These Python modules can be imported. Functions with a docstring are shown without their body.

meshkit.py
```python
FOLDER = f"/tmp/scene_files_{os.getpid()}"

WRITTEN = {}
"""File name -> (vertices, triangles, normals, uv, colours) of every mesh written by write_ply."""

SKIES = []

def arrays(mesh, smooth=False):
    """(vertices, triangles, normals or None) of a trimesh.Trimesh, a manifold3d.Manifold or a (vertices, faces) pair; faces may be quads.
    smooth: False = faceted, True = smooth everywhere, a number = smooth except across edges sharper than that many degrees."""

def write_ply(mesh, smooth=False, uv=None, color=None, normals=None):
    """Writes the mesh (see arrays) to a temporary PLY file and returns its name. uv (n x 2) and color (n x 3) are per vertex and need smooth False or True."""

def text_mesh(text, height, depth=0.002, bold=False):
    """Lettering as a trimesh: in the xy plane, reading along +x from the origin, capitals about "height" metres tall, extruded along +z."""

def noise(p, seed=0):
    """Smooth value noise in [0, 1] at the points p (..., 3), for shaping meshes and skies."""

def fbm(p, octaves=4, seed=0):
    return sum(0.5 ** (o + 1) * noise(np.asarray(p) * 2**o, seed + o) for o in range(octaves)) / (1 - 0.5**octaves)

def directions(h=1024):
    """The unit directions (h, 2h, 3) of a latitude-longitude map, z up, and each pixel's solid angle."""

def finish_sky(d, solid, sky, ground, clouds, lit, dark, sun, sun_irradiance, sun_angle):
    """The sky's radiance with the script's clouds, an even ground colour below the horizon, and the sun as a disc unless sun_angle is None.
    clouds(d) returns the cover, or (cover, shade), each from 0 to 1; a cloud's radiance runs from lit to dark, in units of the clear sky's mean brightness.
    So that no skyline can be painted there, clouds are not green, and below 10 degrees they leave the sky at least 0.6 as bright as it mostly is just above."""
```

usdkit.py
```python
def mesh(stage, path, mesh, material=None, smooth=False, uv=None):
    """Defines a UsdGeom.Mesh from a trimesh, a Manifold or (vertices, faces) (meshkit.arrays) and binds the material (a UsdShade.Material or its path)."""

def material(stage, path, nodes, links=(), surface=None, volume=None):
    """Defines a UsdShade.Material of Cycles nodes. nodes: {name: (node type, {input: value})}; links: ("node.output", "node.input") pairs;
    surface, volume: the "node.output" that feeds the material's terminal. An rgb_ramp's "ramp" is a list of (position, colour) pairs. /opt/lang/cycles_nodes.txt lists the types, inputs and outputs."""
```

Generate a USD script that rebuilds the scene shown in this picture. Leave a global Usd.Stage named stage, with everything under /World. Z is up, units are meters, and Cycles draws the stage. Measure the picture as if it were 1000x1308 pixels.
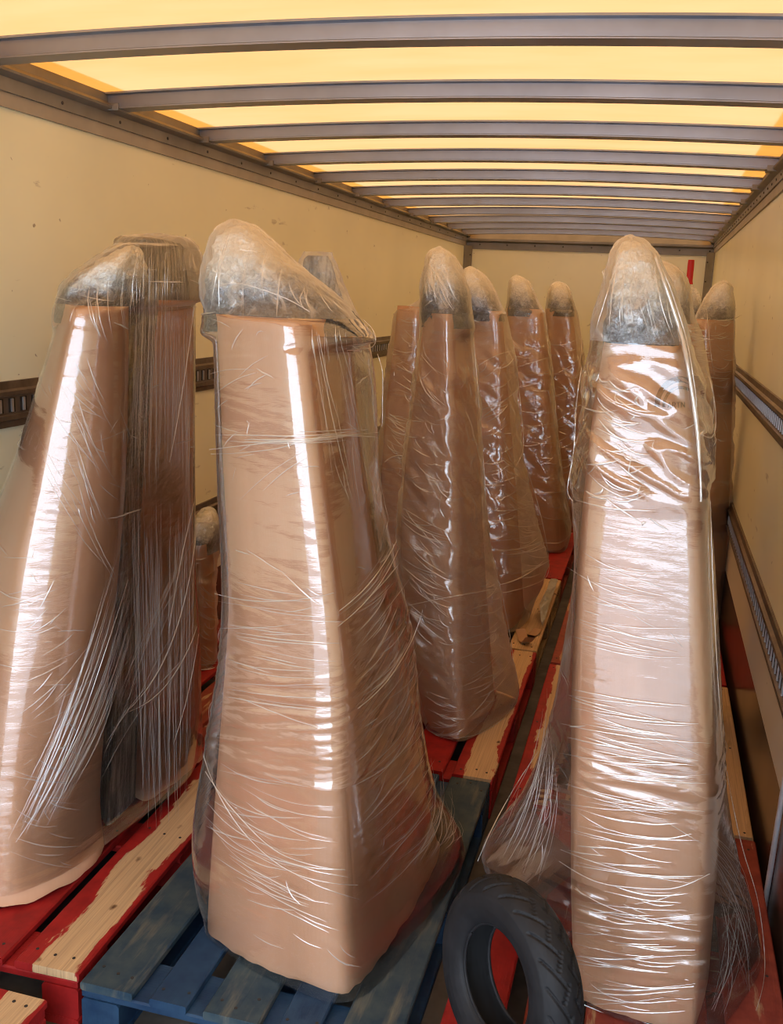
import math, random
import numpy as np
import trimesh
import usdkit, meshkit
from pxr import Usd, UsdGeom, UsdLux, UsdShade, Gf, Sdf
from scipy.interpolate import PchipInterpolator
from scipy.spatial import cKDTree, ConvexHull
from shapely.geometry import Polygon

stage = Usd.Stage.CreateInMemory()
UsdGeom.SetStageUpAxis(stage, "Z")
UsdGeom.SetStageMetersPerUnit(stage, 1.0)
WORLD = UsdGeom.Xform.Define(stage, "/World")
RNG = np.random.default_rng(7)
random.seed(7)

# ------------------------------------------------------------------ camera
FPX, PITCH, YAW, ROLL, EYE = 1250.0, 0.2204, 0.2523, 0.0430, 1.77
_cy, _sy, _cp, _sp = math.cos(YAW), math.sin(YAW), math.cos(PITCH), math.sin(PITCH)
FWD = np.array([-_sy * _cp, _cy * _cp, -_sp])
_r0 = np.array([_cy, _sy, 0.0]); _u0 = np.cross(_r0, FWD)
RIGHT = _r0 * math.cos(ROLL) + _u0 * math.sin(ROLL)
UP = -_r0 * math.sin(ROLL) + _u0 * math.cos(ROLL)
CAM = np.array([0.0, 0.0, EYE])
cam = UsdGeom.Camera.Define(stage, "/World/camera")
cam.CreateHorizontalApertureAttr(36.0)
cam.CreateFocalLengthAttr(36.0 * FPX / 1000.0)
cam.CreateClippingRangeAttr(Gf.Vec2f(0.05, 1000))
_m = np.eye(4); _m[0, :3], _m[1, :3], _m[2, :3], _m[3, :3] = RIGHT, UP, -FWD, CAM
cam.AddTransformOp().Set(Gf.Matrix4d(*_m.ravel().tolist()))
cam.CreateExposureAttr(1.5)

# ------------------------------------------------------------------ daylight
dome = UsdLux.DomeLight.Define(stage, "/World/sky")
dome.CreateIntensityAttr(0.66)
dome.CreateColorAttr(Gf.Vec3f(0.74, 0.85, 1.0))
sun = UsdLux.DistantLight.Define(stage, "/World/sun")
sun.CreateIntensityAttr(5.0)
sun.CreateAngleAttr(3.0)
sun.CreateColorAttr(Gf.Vec3f(1.0, 0.95, 0.86))
sun.AddRotateXYZOp().Set(Gf.Vec3f(-22.0, 18.0, 0.0))   # high, from the far left


def ray(px, py):
    return FWD + RIGHT * (px - 500.0) / FPX - UP * (py - 654.0) / FPX


def P(px, py, y):
    """The point of the place seen at pixel (px, py), at distance y along the van."""
    d = ray(px, py)
    return CAM + d * (y / d[1])


def pix(X):
    X = np.asarray(X, float) - CAM
    w = X @ FWD
    return np.stack([500 + FPX * (X @ RIGHT) / w, 654 - FPX * (X @ UP) / w], -1)


# ------------------------------------------------------------------ materials
LOOKS = "/World/Looks"


def mat(name, nodes, links=(), surface="p.BSDF"):
    return usdkit.material(stage, f"{LOOKS}/{name}", nodes, links, surface=surface)


def plain(name, color, rough=0.5, metallic=0.0, noise=0.0, scale=6.0, bump=0.0, spec=0.5):
    n = {"p": ("principled_bsdf", {"base_color": color, "roughness": rough, "metallic": metallic, "specular_ior_level": spec})}
    l = []
    if noise or bump:
        n["g"] = ("geometry", {})
        n["n"] = ("noise_texture", {"scale": scale, "detail": 5.0, "roughness": 0.6})
        l.append(("g.position", "n.vector"))
    if noise:
        c = np.array(color)
        n["r"] = ("rgb_ramp", {"ramp": [(0.3, tuple(c * (1 - noise))), (0.7, tuple(np.minimum(c * (1 + noise), 1)))]})
        l += [("n.fac", "r.fac"), ("r.color", "p.base_color")]
    if bump:
        n["b"] = ("bump", {"strength": bump, "distance": 0.01})
        l += [("n.fac", "b.height"), ("b.normal", "p.normal")]
    return mat(name, n, l)


def wall_mat(name, base, dirt, rough):
    n = {"g": ("geometry", {}),
         "n1": ("noise_texture", {"scale": 1.3, "detail": 4.0}),
         "r1": ("rgb_ramp", {"ramp": [(0.3, tuple(np.array(base) * 0.9)), (0.7, base)]}),
         "mp": ("mapping", {"scale": (6.0, 3.2, 13.0), "rotation": (0.25, 0.0, 0.0)}),
         "n2": ("noise_texture", {"scale": 1.0, "detail": 6.0, "roughness": 0.62}),
         "r2": ("rgb_ramp", {"ramp": [(0.665, (0, 0, 0)), (0.72, (0.55, 0.55, 0.55))]}),
         "n3": ("noise_texture", {"scale": 22.0, "detail": 3.0}),
         "r3": ("rgb_ramp", {"ramp": [(0.735, (0, 0, 0)), (0.77, (0.8, 0.8, 0.8))]}),
         "mx": ("math", {"math_type": "maximum"}),
         "c": ("mix_color", {"blend_type": "mix", "b": dirt}),
         "b": ("bump", {"strength": 0.12, "distance": 0.004}),
         "p": ("principled_bsdf", {"roughness": rough})}
    l = [("g.position", "n1.vector"), ("n1.fac", "r1.fac"), ("g.position", "mp.vector"), ("mp.vector", "n2.vector"), ("n2.fac", "r2.fac"),
         ("g.position", "n3.vector"), ("n3.fac", "r3.fac"), ("r2.color", "mx.value1"), ("r3.color", "mx.value2"),
         ("mx.value", "c.fac"), ("r1.color", "c.a"), ("c.result", "p.base_color"), ("n1.fac", "b.height"), ("b.normal", "p.normal")]
    return mat(name, n, l)


M = {}
M["wall"] = wall_mat("wall_paint", (0.88, 0.87, 0.64), (0.24, 0.19, 0.13), 0.30)
M["wall_low"] = wall_mat("wall_paint_low", (0.72, 0.69, 0.62), (0.28, 0.24, 0.2), 0.45)
M["floor"] = plain("floor_ply", (0.075, 0.062, 0.05), 0.7, noise=0.5, scale=9, bump=0.3)
M["ground"] = plain("yard_ground", (0.37, 0.365, 0.36), 0.9, noise=0.2, scale=2)
M["alu"] = plain("bow_metal", (0.30, 0.315, 0.37), 0.38, 0.75, noise=0.14, scale=3)
M["alu_dark"] = plain("cornice_metal", (0.25, 0.235, 0.215), 0.5, 0.45, noise=0.16, scale=5)
M["cornice_pale"] = plain("cornice_flange", (0.40, 0.365, 0.315), 0.5, 0.35, noise=0.12, scale=5)
M["rivet"] = plain("rivet_steel", (0.07, 0.06, 0.055), 0.5, 0.4)
M["rail"] = plain("rail_steel", (0.16, 0.125, 0.095), 0.42, 0.7, noise=0.3, scale=14, bump=0.15)
M["slot"] = plain("slot_dark", (0.02, 0.018, 0.015), 0.8)
M["slot_metal"] = plain("slot_bright", (0.55, 0.55, 0.57), 0.35, 0.8)
M["kick"] = plain("kick_plate", (0.25, 0.22, 0.20), 0.22, 0.85, noise=0.2, scale=4)
M["galv"] = plain("pole_galvanised", (0.72, 0.74, 0.78), 0.42, 0.55, noise=0.1, scale=30)
M["red_grip"] = plain("red_grip", (0.55, 0.012, 0.02), 0.4)
M["chrome"] = plain("rod_steel", (0.62, 0.6, 0.58), 0.3, 0.9)
M["nail"] = plain("nail_head", (0.035, 0.028, 0.025), 0.6, 0.3)
M["print"] = plain("stamp_ink", (0.24, 0.125, 0.06), 0.8)

# translucent roof sheet: daylight passes through it
M["sheet"] = mat("roof_sheet", {
    "g": ("geometry", {}), "mp": ("mapping", {"scale": (0.9, 3.0, 1.0)}),
    "n": ("noise_texture", {"scale": 1.4, "detail": 4.0, "roughness": 0.6}),
    "r": ("rgb_ramp", {"ramp": [(0.3, (0.370, 0.168, 0.056)), (0.62, (0.385, 0.188, 0.073))]}),
    "t": ("translucent_bsdf", {}), "d": ("diffuse_bsdf", {"color": (0.62, 0.45, 0.22)}),
    "m": ("mix_closure", {"fac": 0.18})},
    [("g.position", "mp.vector"), ("mp.vector", "n.vector"), ("n.fac", "r.fac"), ("r.color", "t.color"), ("t.BSDF", "m.closure1"), ("d.BSDF", "m.closure2")], "m.closure")
M["edge_shade"] = mat("roof_edge_shade", {  # added edge strips: deeper orange colour stands in for shading by the cornice
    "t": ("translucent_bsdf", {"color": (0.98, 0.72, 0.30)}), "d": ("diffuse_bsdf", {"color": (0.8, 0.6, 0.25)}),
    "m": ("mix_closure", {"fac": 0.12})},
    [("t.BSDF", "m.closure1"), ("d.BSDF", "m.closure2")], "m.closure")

# brown corrugated board; UV: u round the sleeve, v up, both in metres
def board_mat(name, a, b):
    return mat(name, {
        "uv": ("texture_coordinate", {}),
        "m1": ("mapping", {"scale": (9.0, 0.7, 1.0)}), "n1": ("noise_texture", {"scale": 1.0, "detail": 4.0, "roughness": 0.55}),
        "r": ("rgb_ramp", {"ramp": [(0.3, a), (0.7, b)]}),
        "w": ("wave_texture", {"wave_type": "bands", "bands_direction": "x", "scale": 40.0, "distortion": 0.4}),
        "b": ("bump", {"strength": 0.03, "distance": 0.002}),
        "p": ("principled_bsdf", {"roughness": 0.62, "specular_ior_level": 0.3})},
        [("uv.UV", "m1.vector"), ("m1.vector", "n1.vector"), ("n1.fac", "r.fac"), ("r.color", "p.base_color"),
         ("uv.UV", "w.vector"), ("w.fac", "b.height"), ("b.normal", "p.normal")])


M["board"] = board_mat("cardboard", (0.54, 0.297, 0.165), (0.64, 0.368, 0.222))
M["board_in"] = plain("cardboard_plain", (0.42, 0.24, 0.125), 0.75, noise=0.12, scale=8)

# foam / bubble wrap seen at the heads; v runs 0 (board edge) to 1 (apex): more layers of bunched film towards the top
M["bubble"] = mat("bubble_wrap", {
    "uv": ("texture_coordinate", {}), "sx": ("separate_xyz", {}),
    "g": ("geometry", {}), "n1": ("noise_texture", {"scale": 30.0, "detail": 6.0, "roughness": 0.65, "distortion": 1.2}),
    "ad": ("math", {"math_type": "multiply_add", "value2": 0.70}),
    "sc": ("math", {"math_type": "multiply_add", "value2": 1.10, "value3": -0.27}),
    "r": ("rgb_ramp", {"ramp": [(0.28, (0.05, 0.055, 0.065)), (0.42, (0.24, 0.245, 0.255)), (0.56, (0.62, 0.60, 0.53)), (0.74, (0.90, 0.87, 0.77))]}),
    "v": ("voronoi_texture", {"scale": 95.0}),
    "n2": ("noise_texture", {"scale": 55.0, "detail": 4.0, "distortion": 2.0}),
    "h": ("math", {"math_type": "add"}),
    "b": ("bump", {"strength": 0.75, "distance": 0.008}),
    "p": ("principled_bsdf", {"roughness": 0.28, "specular_ior_level": 0.6})},
    [("uv.UV", "sx.vector"), ("sx.y", "sc.value1"), ("g.position", "n1.vector"), ("n1.fac", "ad.value1"), ("sc.value", "ad.value3"),
     ("ad.value", "r.fac"), ("r.color", "p.base_color"), ("g.position", "v.vector"), ("g.position", "n2.vector"),
     ("v.distance", "h.value1"), ("n2.fac", "h.value2"), ("h.value", "b.height"), ("b.normal", "p.normal")])
M["panel"] = mat("bubble_panel", {
    "g": ("geometry", {}), "mp": ("mapping", {"scale": (55.0, 55.0, 4.0)}),
    "n1": ("noise_texture", {"scale": 1.0, "detail": 5.0, "roughness": 0.65}),
    "r": ("rgb_ramp", {"ramp": [(0.30, (0.05, 0.05, 0.05)), (0.48, (0.18, 0.175, 0.155)), (0.64, (0.52, 0.49, 0.40))]}),
    "v": ("voronoi_texture", {"scale": 95.0}), "b": ("bump", {"strength": 0.6, "distance": 0.006}),
    "p": ("principled_bsdf", {"roughness": 0.3, "specular_ior_level": 0.6})},
    [("g.position", "mp.vector"), ("mp.vector", "n1.vector"), ("n1.fac", "r.fac"), ("r.color", "p.base_color"),
     ("g.position", "v.vector"), ("v.distance", "b.height"), ("b.normal", "p.normal")])


def film_mat(name, base, haze, milk, scale=(5.0, 34.0, 1.0), bump=0.5, rough=0.10):
    """Clear stretch film: mostly see-through, glossy, with stretched pleats in the bump and a little milkiness in the pleats."""
    return mat(name, {
        "uv": ("texture_coordinate", {}),
        "m1": ("mapping", {"scale": scale, "rotation": (0, 0, 0.10)}),
        "n1": ("noise_texture", {"scale": 1.0, "detail": 5.0, "roughness": 0.62, "distortion": 0.6}),
        "m2": ("mapping", {"scale": (scale[0] * 2.2, scale[1] * 0.8, 1.0), "rotation": (0, 0, -0.45)}),
        "n2": ("noise_texture", {"scale": 1.0, "detail": 4.0, "roughness": 0.6, "distortion": 0.8}),
        "h": ("math", {"math_type": "multiply_add", "value2": 0.6}),
        "b": ("bump", {"strength": bump, "distance": 0.012}),
        "f": ("fresnel", {"IOR": 1.55}),
        "rm": ("rgb_ramp", {"ramp": [(0.55, (0, 0, 0)), (0.72, (milk, milk, milk))]}),
        "fa": ("math", {"math_type": "multiply_add", "value2": 1.5, "value3": base}),
        "fb": ("math", {"math_type": "add", "use_clamp": True}),
        "t": ("transparent_bsdf", {"color": (0.975, 0.97, 0.96)}),
        "gl": ("glossy_bsdf", {"color": (1, 1, 1), "roughness": rough}),
        "d": ("diffuse_bsdf", {"color": (0.85, 0.83, 0.8)}), "tr": ("translucent_bsdf", {"color": (0.85, 0.83, 0.8)}),
        "dm": ("mix_closure", {"fac": 0.5}),
        "gm": ("mix_closure", {"fac": haze}),
        "m": ("mix_closure", {})},
        [("uv.UV", "m1.vector"), ("m1.vector", "n1.vector"), ("uv.UV", "m2.vector"), ("m2.vector", "n2.vector"),
         ("n2.fac", "h.value1"), ("n1.fac", "h.value3"), ("h.value", "b.height"), ("b.normal", "gl.normal"), ("f.fac", "fa.value1"),
         ("n1.fac", "rm.fac"), ("fa.value", "fb.value1"), ("rm.color", "fb.value2"), ("fb.value", "m.fac"),
         ("d.BSDF", "dm.closure1"), ("tr.BSDF", "dm.closure2"), ("gl.BSDF", "gm.closure1"), ("dm.closure", "gm.closure2"),
         ("t.BSDF", "m.closure1"), ("gm.closure", "m.closure2")], "m.closure")


M["film"] = film_mat("stretch_film", 0.095, 0.14, 0.05, bump=0.075, rough=0.07)
M["film_far"] = film_mat("stretch_film_far", 0.15, 0.50, 0.22, bump=0.12, rough=0.09)  # haze raised to brighten the rear bundles: light put into the film
M["film_v"] = film_mat("stretch_film_vertical", 0.06, 0.35, 0.22, scale=(60.0, 1.6, 1.0))
M["film_milky"] = film_mat("stretch_film_milky", 0.15, 0.58, 0.42, scale=(16.0, 18.0, 1.0), bump=0.7, rough=0.14)
M["crease"] = mat("film_pleat", {
    "t": ("transparent_bsdf", {"color": (0.98, 0.97, 0.95)}), "gl": ("glossy_bsdf", {"color": (1, 1, 1), "roughness": 0.16}),
    "d": ("diffuse_bsdf", {"color": (0.9, 0.88, 0.84)}), "tr": ("translucent_bsdf", {"color": (0.9, 0.88, 0.84)}),
    "dm": ("mix_closure", {"fac": 0.4}), "gm": ("mix_closure", {"fac": 0.5}), "m": ("mix_closure", {"fac": 0.60})},
    [("d.BSDF", "dm.closure1"), ("tr.BSDF", "dm.closure2"), ("gl.BSDF", "gm.closure1"), ("dm.closure", "gm.closure2"),
     ("t.BSDF", "m.closure1"), ("gm.closure", "m.closure2")], "m.closure")


def wood_mat(name, paint, paint2, raw, wear_at, wear_w=0.05, edge=False):
    """Painted pallet board; UV: u across the board (-1..1), v along it in metres. Worn to raw wood where the noise passes wear_at;
    edge=True keeps the paint along both long edges (the middle of the board is worn bare)."""
    n = {"uv": ("texture_coordinate", {}), "g": ("geometry", {}),
         "m1": ("mapping", {"scale": (1.6, 4.0, 1.0)}), "n1": ("noise_texture", {"scale": 1.0, "detail": 5.0, "roughness": 0.6}),
         "m2": ("mapping", {"scale": (14.0, 2.2, 1.0)}), "n2": ("noise_texture", {"scale": 1.0, "detail": 6.0, "roughness": 0.65, "distortion": 0.4}),
         "n3": ("noise_texture", {"scale": 16.0, "detail": 5.0, "roughness": 0.6}),
         "rr": ("rgb_ramp", {"ramp": [(0.3, tuple(np.array(raw) * 0.72)), (0.5, raw), (0.7, tuple(np.minimum(np.array(raw) * 1.2, 1)))]}),
         "rp": ("rgb_ramp", {"ramp": [(0.36, paint), (0.66, paint2)]}),
         "w": ("rgb_ramp", {"ramp": [(wear_at, (0, 0, 0)), (wear_at + wear_w, (1, 1, 1))]}),
         "c": ("mix_color", {"blend_type": "mix"}), "b": ("bump", {"strength": 0.35, "distance": 0.004}),
         "p": ("principled_bsdf", {"roughness": 0.62, "specular_ior_level": 0.35})}
    n |= {"m4": ("mapping", {"scale": (0.9, 7.0, 1.0)}), "vk": ("voronoi_texture", {"scale": 1.0}), "n4": ("noise_texture", {"scale": 40.0, "detail": 4.0}),
          "ka": ("math", {"math_type": "multiply_add", "value2": 0.16}),
          "rk": ("rgb_ramp", {"ramp": [(0.13, (0.16, 0.09, 0.045)), (0.19, (1, 1, 1))]}), "ck": ("mix_color", {"blend_type": "multiply", "fac": 1.0})}
    l = [("uv.UV", "m1.vector"), ("m1.vector", "n1.vector"), ("uv.UV", "m2.vector"), ("m2.vector", "n2.vector"), ("n2.fac", "rr.fac"),
         ("uv.UV", "m4.vector"), ("m4.vector", "vk.vector"), ("g.position", "n4.vector"), ("n4.fac", "ka.value1"), ("vk.distance", "ka.value3"), ("ka.value", "rk.fac"),
         ("rr.color", "ck.a"), ("rk.color", "ck.b"),
         ("g.position", "n3.vector"), ("n3.fac", "rp.fac"), ("ck.result", "c.b"), ("rp.color", "c.a"), ("w.color", "c.fac"),
         ("c.result", "p.base_color"), ("n2.fac", "b.height"), ("b.normal", "p.normal")]
    if edge:
        n |= {"sx": ("separate_xyz", {}), "ab": ("math", {"math_type": "absolute"}), "sh": ("math", {"math_type": "add", "value2": -0.18}),
              "mm": ("math", {"math_type": "multiply_add", "value2": -0.62})}
        l += [("uv.UV", "sx.vector"), ("sx.x", "sh.value1"), ("sh.value", "ab.value1"), ("ab.value", "mm.value1"), ("n1.fac", "mm.value3"), ("mm.value", "w.fac")]
    else:
        l.append(("n1.fac", "w.fac"))
    return mat(name, n, l)


RAW = (0.52, 0.34, 0.18)
M["red"] = wood_mat("red_paint", (0.22, 0.005, 0.005), (0.34, 0.010, 0.009), RAW, 0.72)
M["red_worn"] = wood_mat("red_paint_worn", (0.23, 0.005, 0.005), (0.34, 0.011, 0.009), RAW, 0.10, 0.04, edge=True)
M["red_old_shade"] = wood_mat("red_paint_old_shade", (0.20, 0.03, 0.02), (0.30, 0.055, 0.032), RAW, 0.60, 0.1)  # old paint, also used where shadow is put into the board colour
M["blue"] = wood_mat("blue_paint", (0.006, 0.027, 0.070), (0.018, 0.052, 0.104), (0.12, 0.115, 0.09), 0.68, 0.12)
M["blue_worn"] = wood_mat("blue_paint_worn", (0.013, 0.036, 0.060), (0.044, 0.066, 0.074), (0.125, 0.12, 0.095), 0.52, 0.2)
M["natural"] = wood_mat("natural_wood", (0.42, 0.27, 0.13), (0.5, 0.34, 0.17), RAW, 0.4)
M["natural_old"] = wood_mat("natural_wood_old", (0.22, 0.15, 0.08), (0.36, 0.24, 0.12), (0.40, 0.27, 0.14), 0.5, 0.2)


# ------------------------------------------------------------------ helpers
used = {}


def numbered(path):
    k = used.get(path, 0); used[path] = k + 1
    return path if k == 0 else f"{path}_{k:03d}"


def obj(name, mesh, m, parent=None, smooth=False, uv=None, stuff=False, label=None):
    base = (str(parent.GetPath()) if parent else "/World") + "/" + name
    pr = usdkit.mesh(stage, numbered(base), mesh, M[m] if isinstance(m, str) else m, smooth=smooth, uv=uv).GetPrim()
    if stuff: pr.SetCustomDataByKey("kind", "stuff")
    if label: pr.SetCustomDataByKey("label", label)
    return pr


def thing(name, label=None, cat=None, group=None, loc=None, rotz=0.0, kind=None):
    x = UsdGeom.Xform.Define(stage, numbered("/World/" + name))
    if loc is not None:
        x.AddTranslateOp().Set(Gf.Vec3d(*map(float, loc)))
        if rotz: x.AddRotateZOp().Set(float(rotz))
    return tag(x.GetPrim(), label, cat, group, kind)


def tag(o, label=None, cat=None, group=None, kind=None):
    for k, v in (("label", label), ("category", cat), ("group", group), ("kind", kind)):
        if v: o.SetCustomDataByKey(k, v)
    return o


def box(x0, x1, y0, y1, z0, z1):
    b = trimesh.creation.box([x1 - x0, y1 - y0, z1 - z0]); b.apply_translation([(x0 + x1) / 2, (y0 + y1) / 2, (z0 + z1) / 2]); return b


def join(ms): return trimesh.util.concatenate(ms)


def bevel_box(sx, sy, sz, r=0.004):
    """A box with chamfered long edges, centred."""
    a, b = sx / 2, sz / 2
    prof = [(-a + r, -b), (a - r, -b), (a, -b + r), (a, b - r), (a - r, b), (-a + r, b), (-a, b - r), (-a, -b + r)]
    m = trimesh.creation.extrude_polygon(Polygon(prof), sy, engine="earcut")
    m.apply_transform(trimesh.transformations.rotation_matrix(math.pi / 2, [1, 0, 0])); m.apply_translation([0, sy / 2, 0])
    return m


def extrude_y(poly, y0, y1):
    """Polygon in (x, z) extruded along y."""
    m = trimesh.creation.extrude_polygon(Polygon(poly), y1 - y0, engine="earcut")
    v = m.vertices.copy(); m.vertices = np.stack([v[:, 0], y0 + v[:, 2], v[:, 1]], -1)
    m.fix_normals(); return m


def grid_mesh(G, close_u=True, cap_top=False):
    """Rings G (levels, n, 3) as one sheet."""
    L, n, _ = G.shape
    i, j = np.meshgrid(np.arange(L - 1), np.arange(n if close_u else n - 1), indexing="ij")
    k = (j + 1) % n
    q = np.stack([i * n + j, i * n + k, (i + 1) * n + k, (i + 1) * n + j], -1).reshape(-1, 4)
    f = np.vstack([q[:, [0, 1, 2]], q[:, [0, 2, 3]]])
    v = G.reshape(-1, 3)
    if cap_top:
        v = np.vstack([v, G[-1].mean(0)]); c = len(v) - 1; a = (L - 1) * n + np.arange(n)
        f = np.vstack([f, np.stack([a, (L - 1) * n + (np.arange(n) + 1) % n, np.full(n, c)], -1)])
    return v, f


def grid_normals(G):
    du = np.roll(G, -1, 1) - np.roll(G, 1, 1); dv = np.gradient(G, axis=0)
    n = np.cross(du, dv); return n / (np.linalg.norm(n, axis=-1, keepdims=True) + 1e-12)


def tube(pts, r, sides=6):
    pts = np.asarray(pts, float); r = np.broadcast_to(r, (len(pts),))
    t = np.gradient(pts, axis=0); t /= np.linalg.norm(t, axis=1, keepdims=True) + 1e-12
    a = np.cross(t, np.where(np.abs(t[:, 2:]) < 0.9, [0, 0, 1.0], [1.0, 0, 0])); a /= np.linalg.norm(a, axis=1, keepdims=True) + 1e-12
    b = np.cross(t, a); an = np.arange(sides) * 2 * np.pi / sides
    G = pts[:, None] + r[:, None, None] * (np.cos(an)[None, :, None] * a[:, None] + np.sin(an)[None, :, None] * b[:, None])
    v, f = grid_mesh(G, cap_top=True); return trimesh.Trimesh(v, f, process=False)


def spline(pts, n):
    pts = np.asarray(pts, float)
    if len(pts) == 2: return pts[0] + (pts[1] - pts[0]) * np.linspace(0, 1, n)[:, None]
    s = np.concatenate([[0], np.cumsum(np.linalg.norm(np.diff(pts, axis=0), axis=1))])
    return PchipInterpolator(s, pts)(np.linspace(0, s[-1], n))


# ------------------------------------------------------------------ the van body
XL, XR, YB, YF = -1.97, 0.47, 10.2, -0.5
ZC = EYE + 0.50          # wall top
ZB = EYE + 0.587         # underside of the roof bows
floor = tag(obj("floor", box(XL - 0.05, XR + 0.05, YF, YB + 0.05, -0.06, 0.0), "floor"), "dark worn load floor under the pallets", kind="structure")
tag(obj("ground", box(-30, 30, -40, 30, -1.2, -1.05), "ground"), "pale yard ground outside the van", kind="structure")

RZ = [(EYE - 0.470, EYE - 0.324), (EYE - 1.145, EYE - 0.992)]   # load rails: bottom, top
KZ = EYE - 1.35


def side_wall(name, x, out):
    w = thing(name, kind="structure")
    t = 0.04 * out
    lo, hi = min(x, x + t), max(x, x + t)
    obj("panel", box(lo, hi, YF, YB, RZ[0][1] - 0.01, ZC + 0.13), "wall", w)
    obj("panel", box(lo, hi, YF, YB, RZ[1][1] - 0.01, RZ[0][0] + 0.01), "wall", w)
    obj("panel", box(lo, hi, YF, YB, KZ, RZ[1][0] + 0.01), "wall_low", w)
    obj("kick_plate", box(lo, hi, YF, YB, -0.02, KZ), "kick", w)
    return w


side_wall("wall_left", XL, -1)
side_wall("wall_right", XR, 1)
wb = thing("wall_back", kind="structure")
for a, b in ((XL, XR),):
    obj("panel", box(a, b, YB, YB + 0.04, 0.0, ZC + 0.13), "wall", wb)
nt = [0]


def trim(mesh, m, label, parts=()):
    nt[0] += 1
    t = thing(f"trim_{nt[0]}", label, kind="structure")
    obj("profile", mesh, m, t)
    for name, pm, mm, st in parts: obj(name, pm, mm, t, stuff=st)
    return t


def rail(x, s, z0, z1, label):
    """Load-lock rail on the wall at x; s = +1 when the hold faces +x. A rolled channel: flanges, two ridges and a row of slots."""
    h = z1 - z0
    q = lambda a, b: (x + s * a, b)
    prof = [q(0, z0), q(0.010, z0), q(0.012, z0 + 0.020), q(0.024, z0 + 0.026), q(0.024, z0 + 0.040), q(0.014, z0 + 0.043), q(0.014, z1 - 0.047),
            q(0.024, z1 - 0.044), q(0.024, z1 - 0.030), q(0.012, z1 - 0.024), q(0.010, z1), q(0, z1)]
    m = extrude_y(prof, YF + 0.02, YB - 0.01)
    slots, webs = [], []
    for k in range(150):
        y = 1.0 + 0.06 * k
        if y > YB - 0.1: break
        a, b = sorted((x + s * 0.0135, x + s * 0.0150))
        slots.append(box(a, b, y, y + 0.034, z0 + 0.048, z1 - 0.052))
        a, b = sorted((x + s * 0.0138, x + s * 0.0200))
        webs.append(box(a, b, y + 0.010, y + 0.020, z0 + 0.050, z1 - 0.054))
    near = 58      # the slots near enough to tell apart are pieces of their own
    pieces = [p for k in range(near) for p in (("slot", slots[k], "slot", False), ("slot_hook", webs[k], "slot_metal", False))]
    return trim(m, "rail", label, pieces + [("far_slots", join(slots[near:]), "slot", True), ("far_slot_hooks", join(webs[near:]), "slot_metal", True)])


rail(XL, 1, *RZ[0], "brown steel load rail along the left wall at shoulder height")
rail(XL, 1, *RZ[1], "brown steel load rail low on the left wall")
rail(XR, -1, *RZ[0], "brown steel load rail along the right wall at shoulder height")
rail(XR, -1, *RZ[1], "brown steel load rail low on the right wall")


def rivets(x, s, zs, step, r=0.006, y0=1.2):
    ms = []
    y = y0
    while y < YB - 0.05:
        for z, dx in zs:
            c = trimesh.creation.icosphere(1, r); c.apply_scale([0.6, 1, 1]); c.apply_translation([x + s * dx, y, z]); ms.append(c)
        y += step
    return join(ms)


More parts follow.
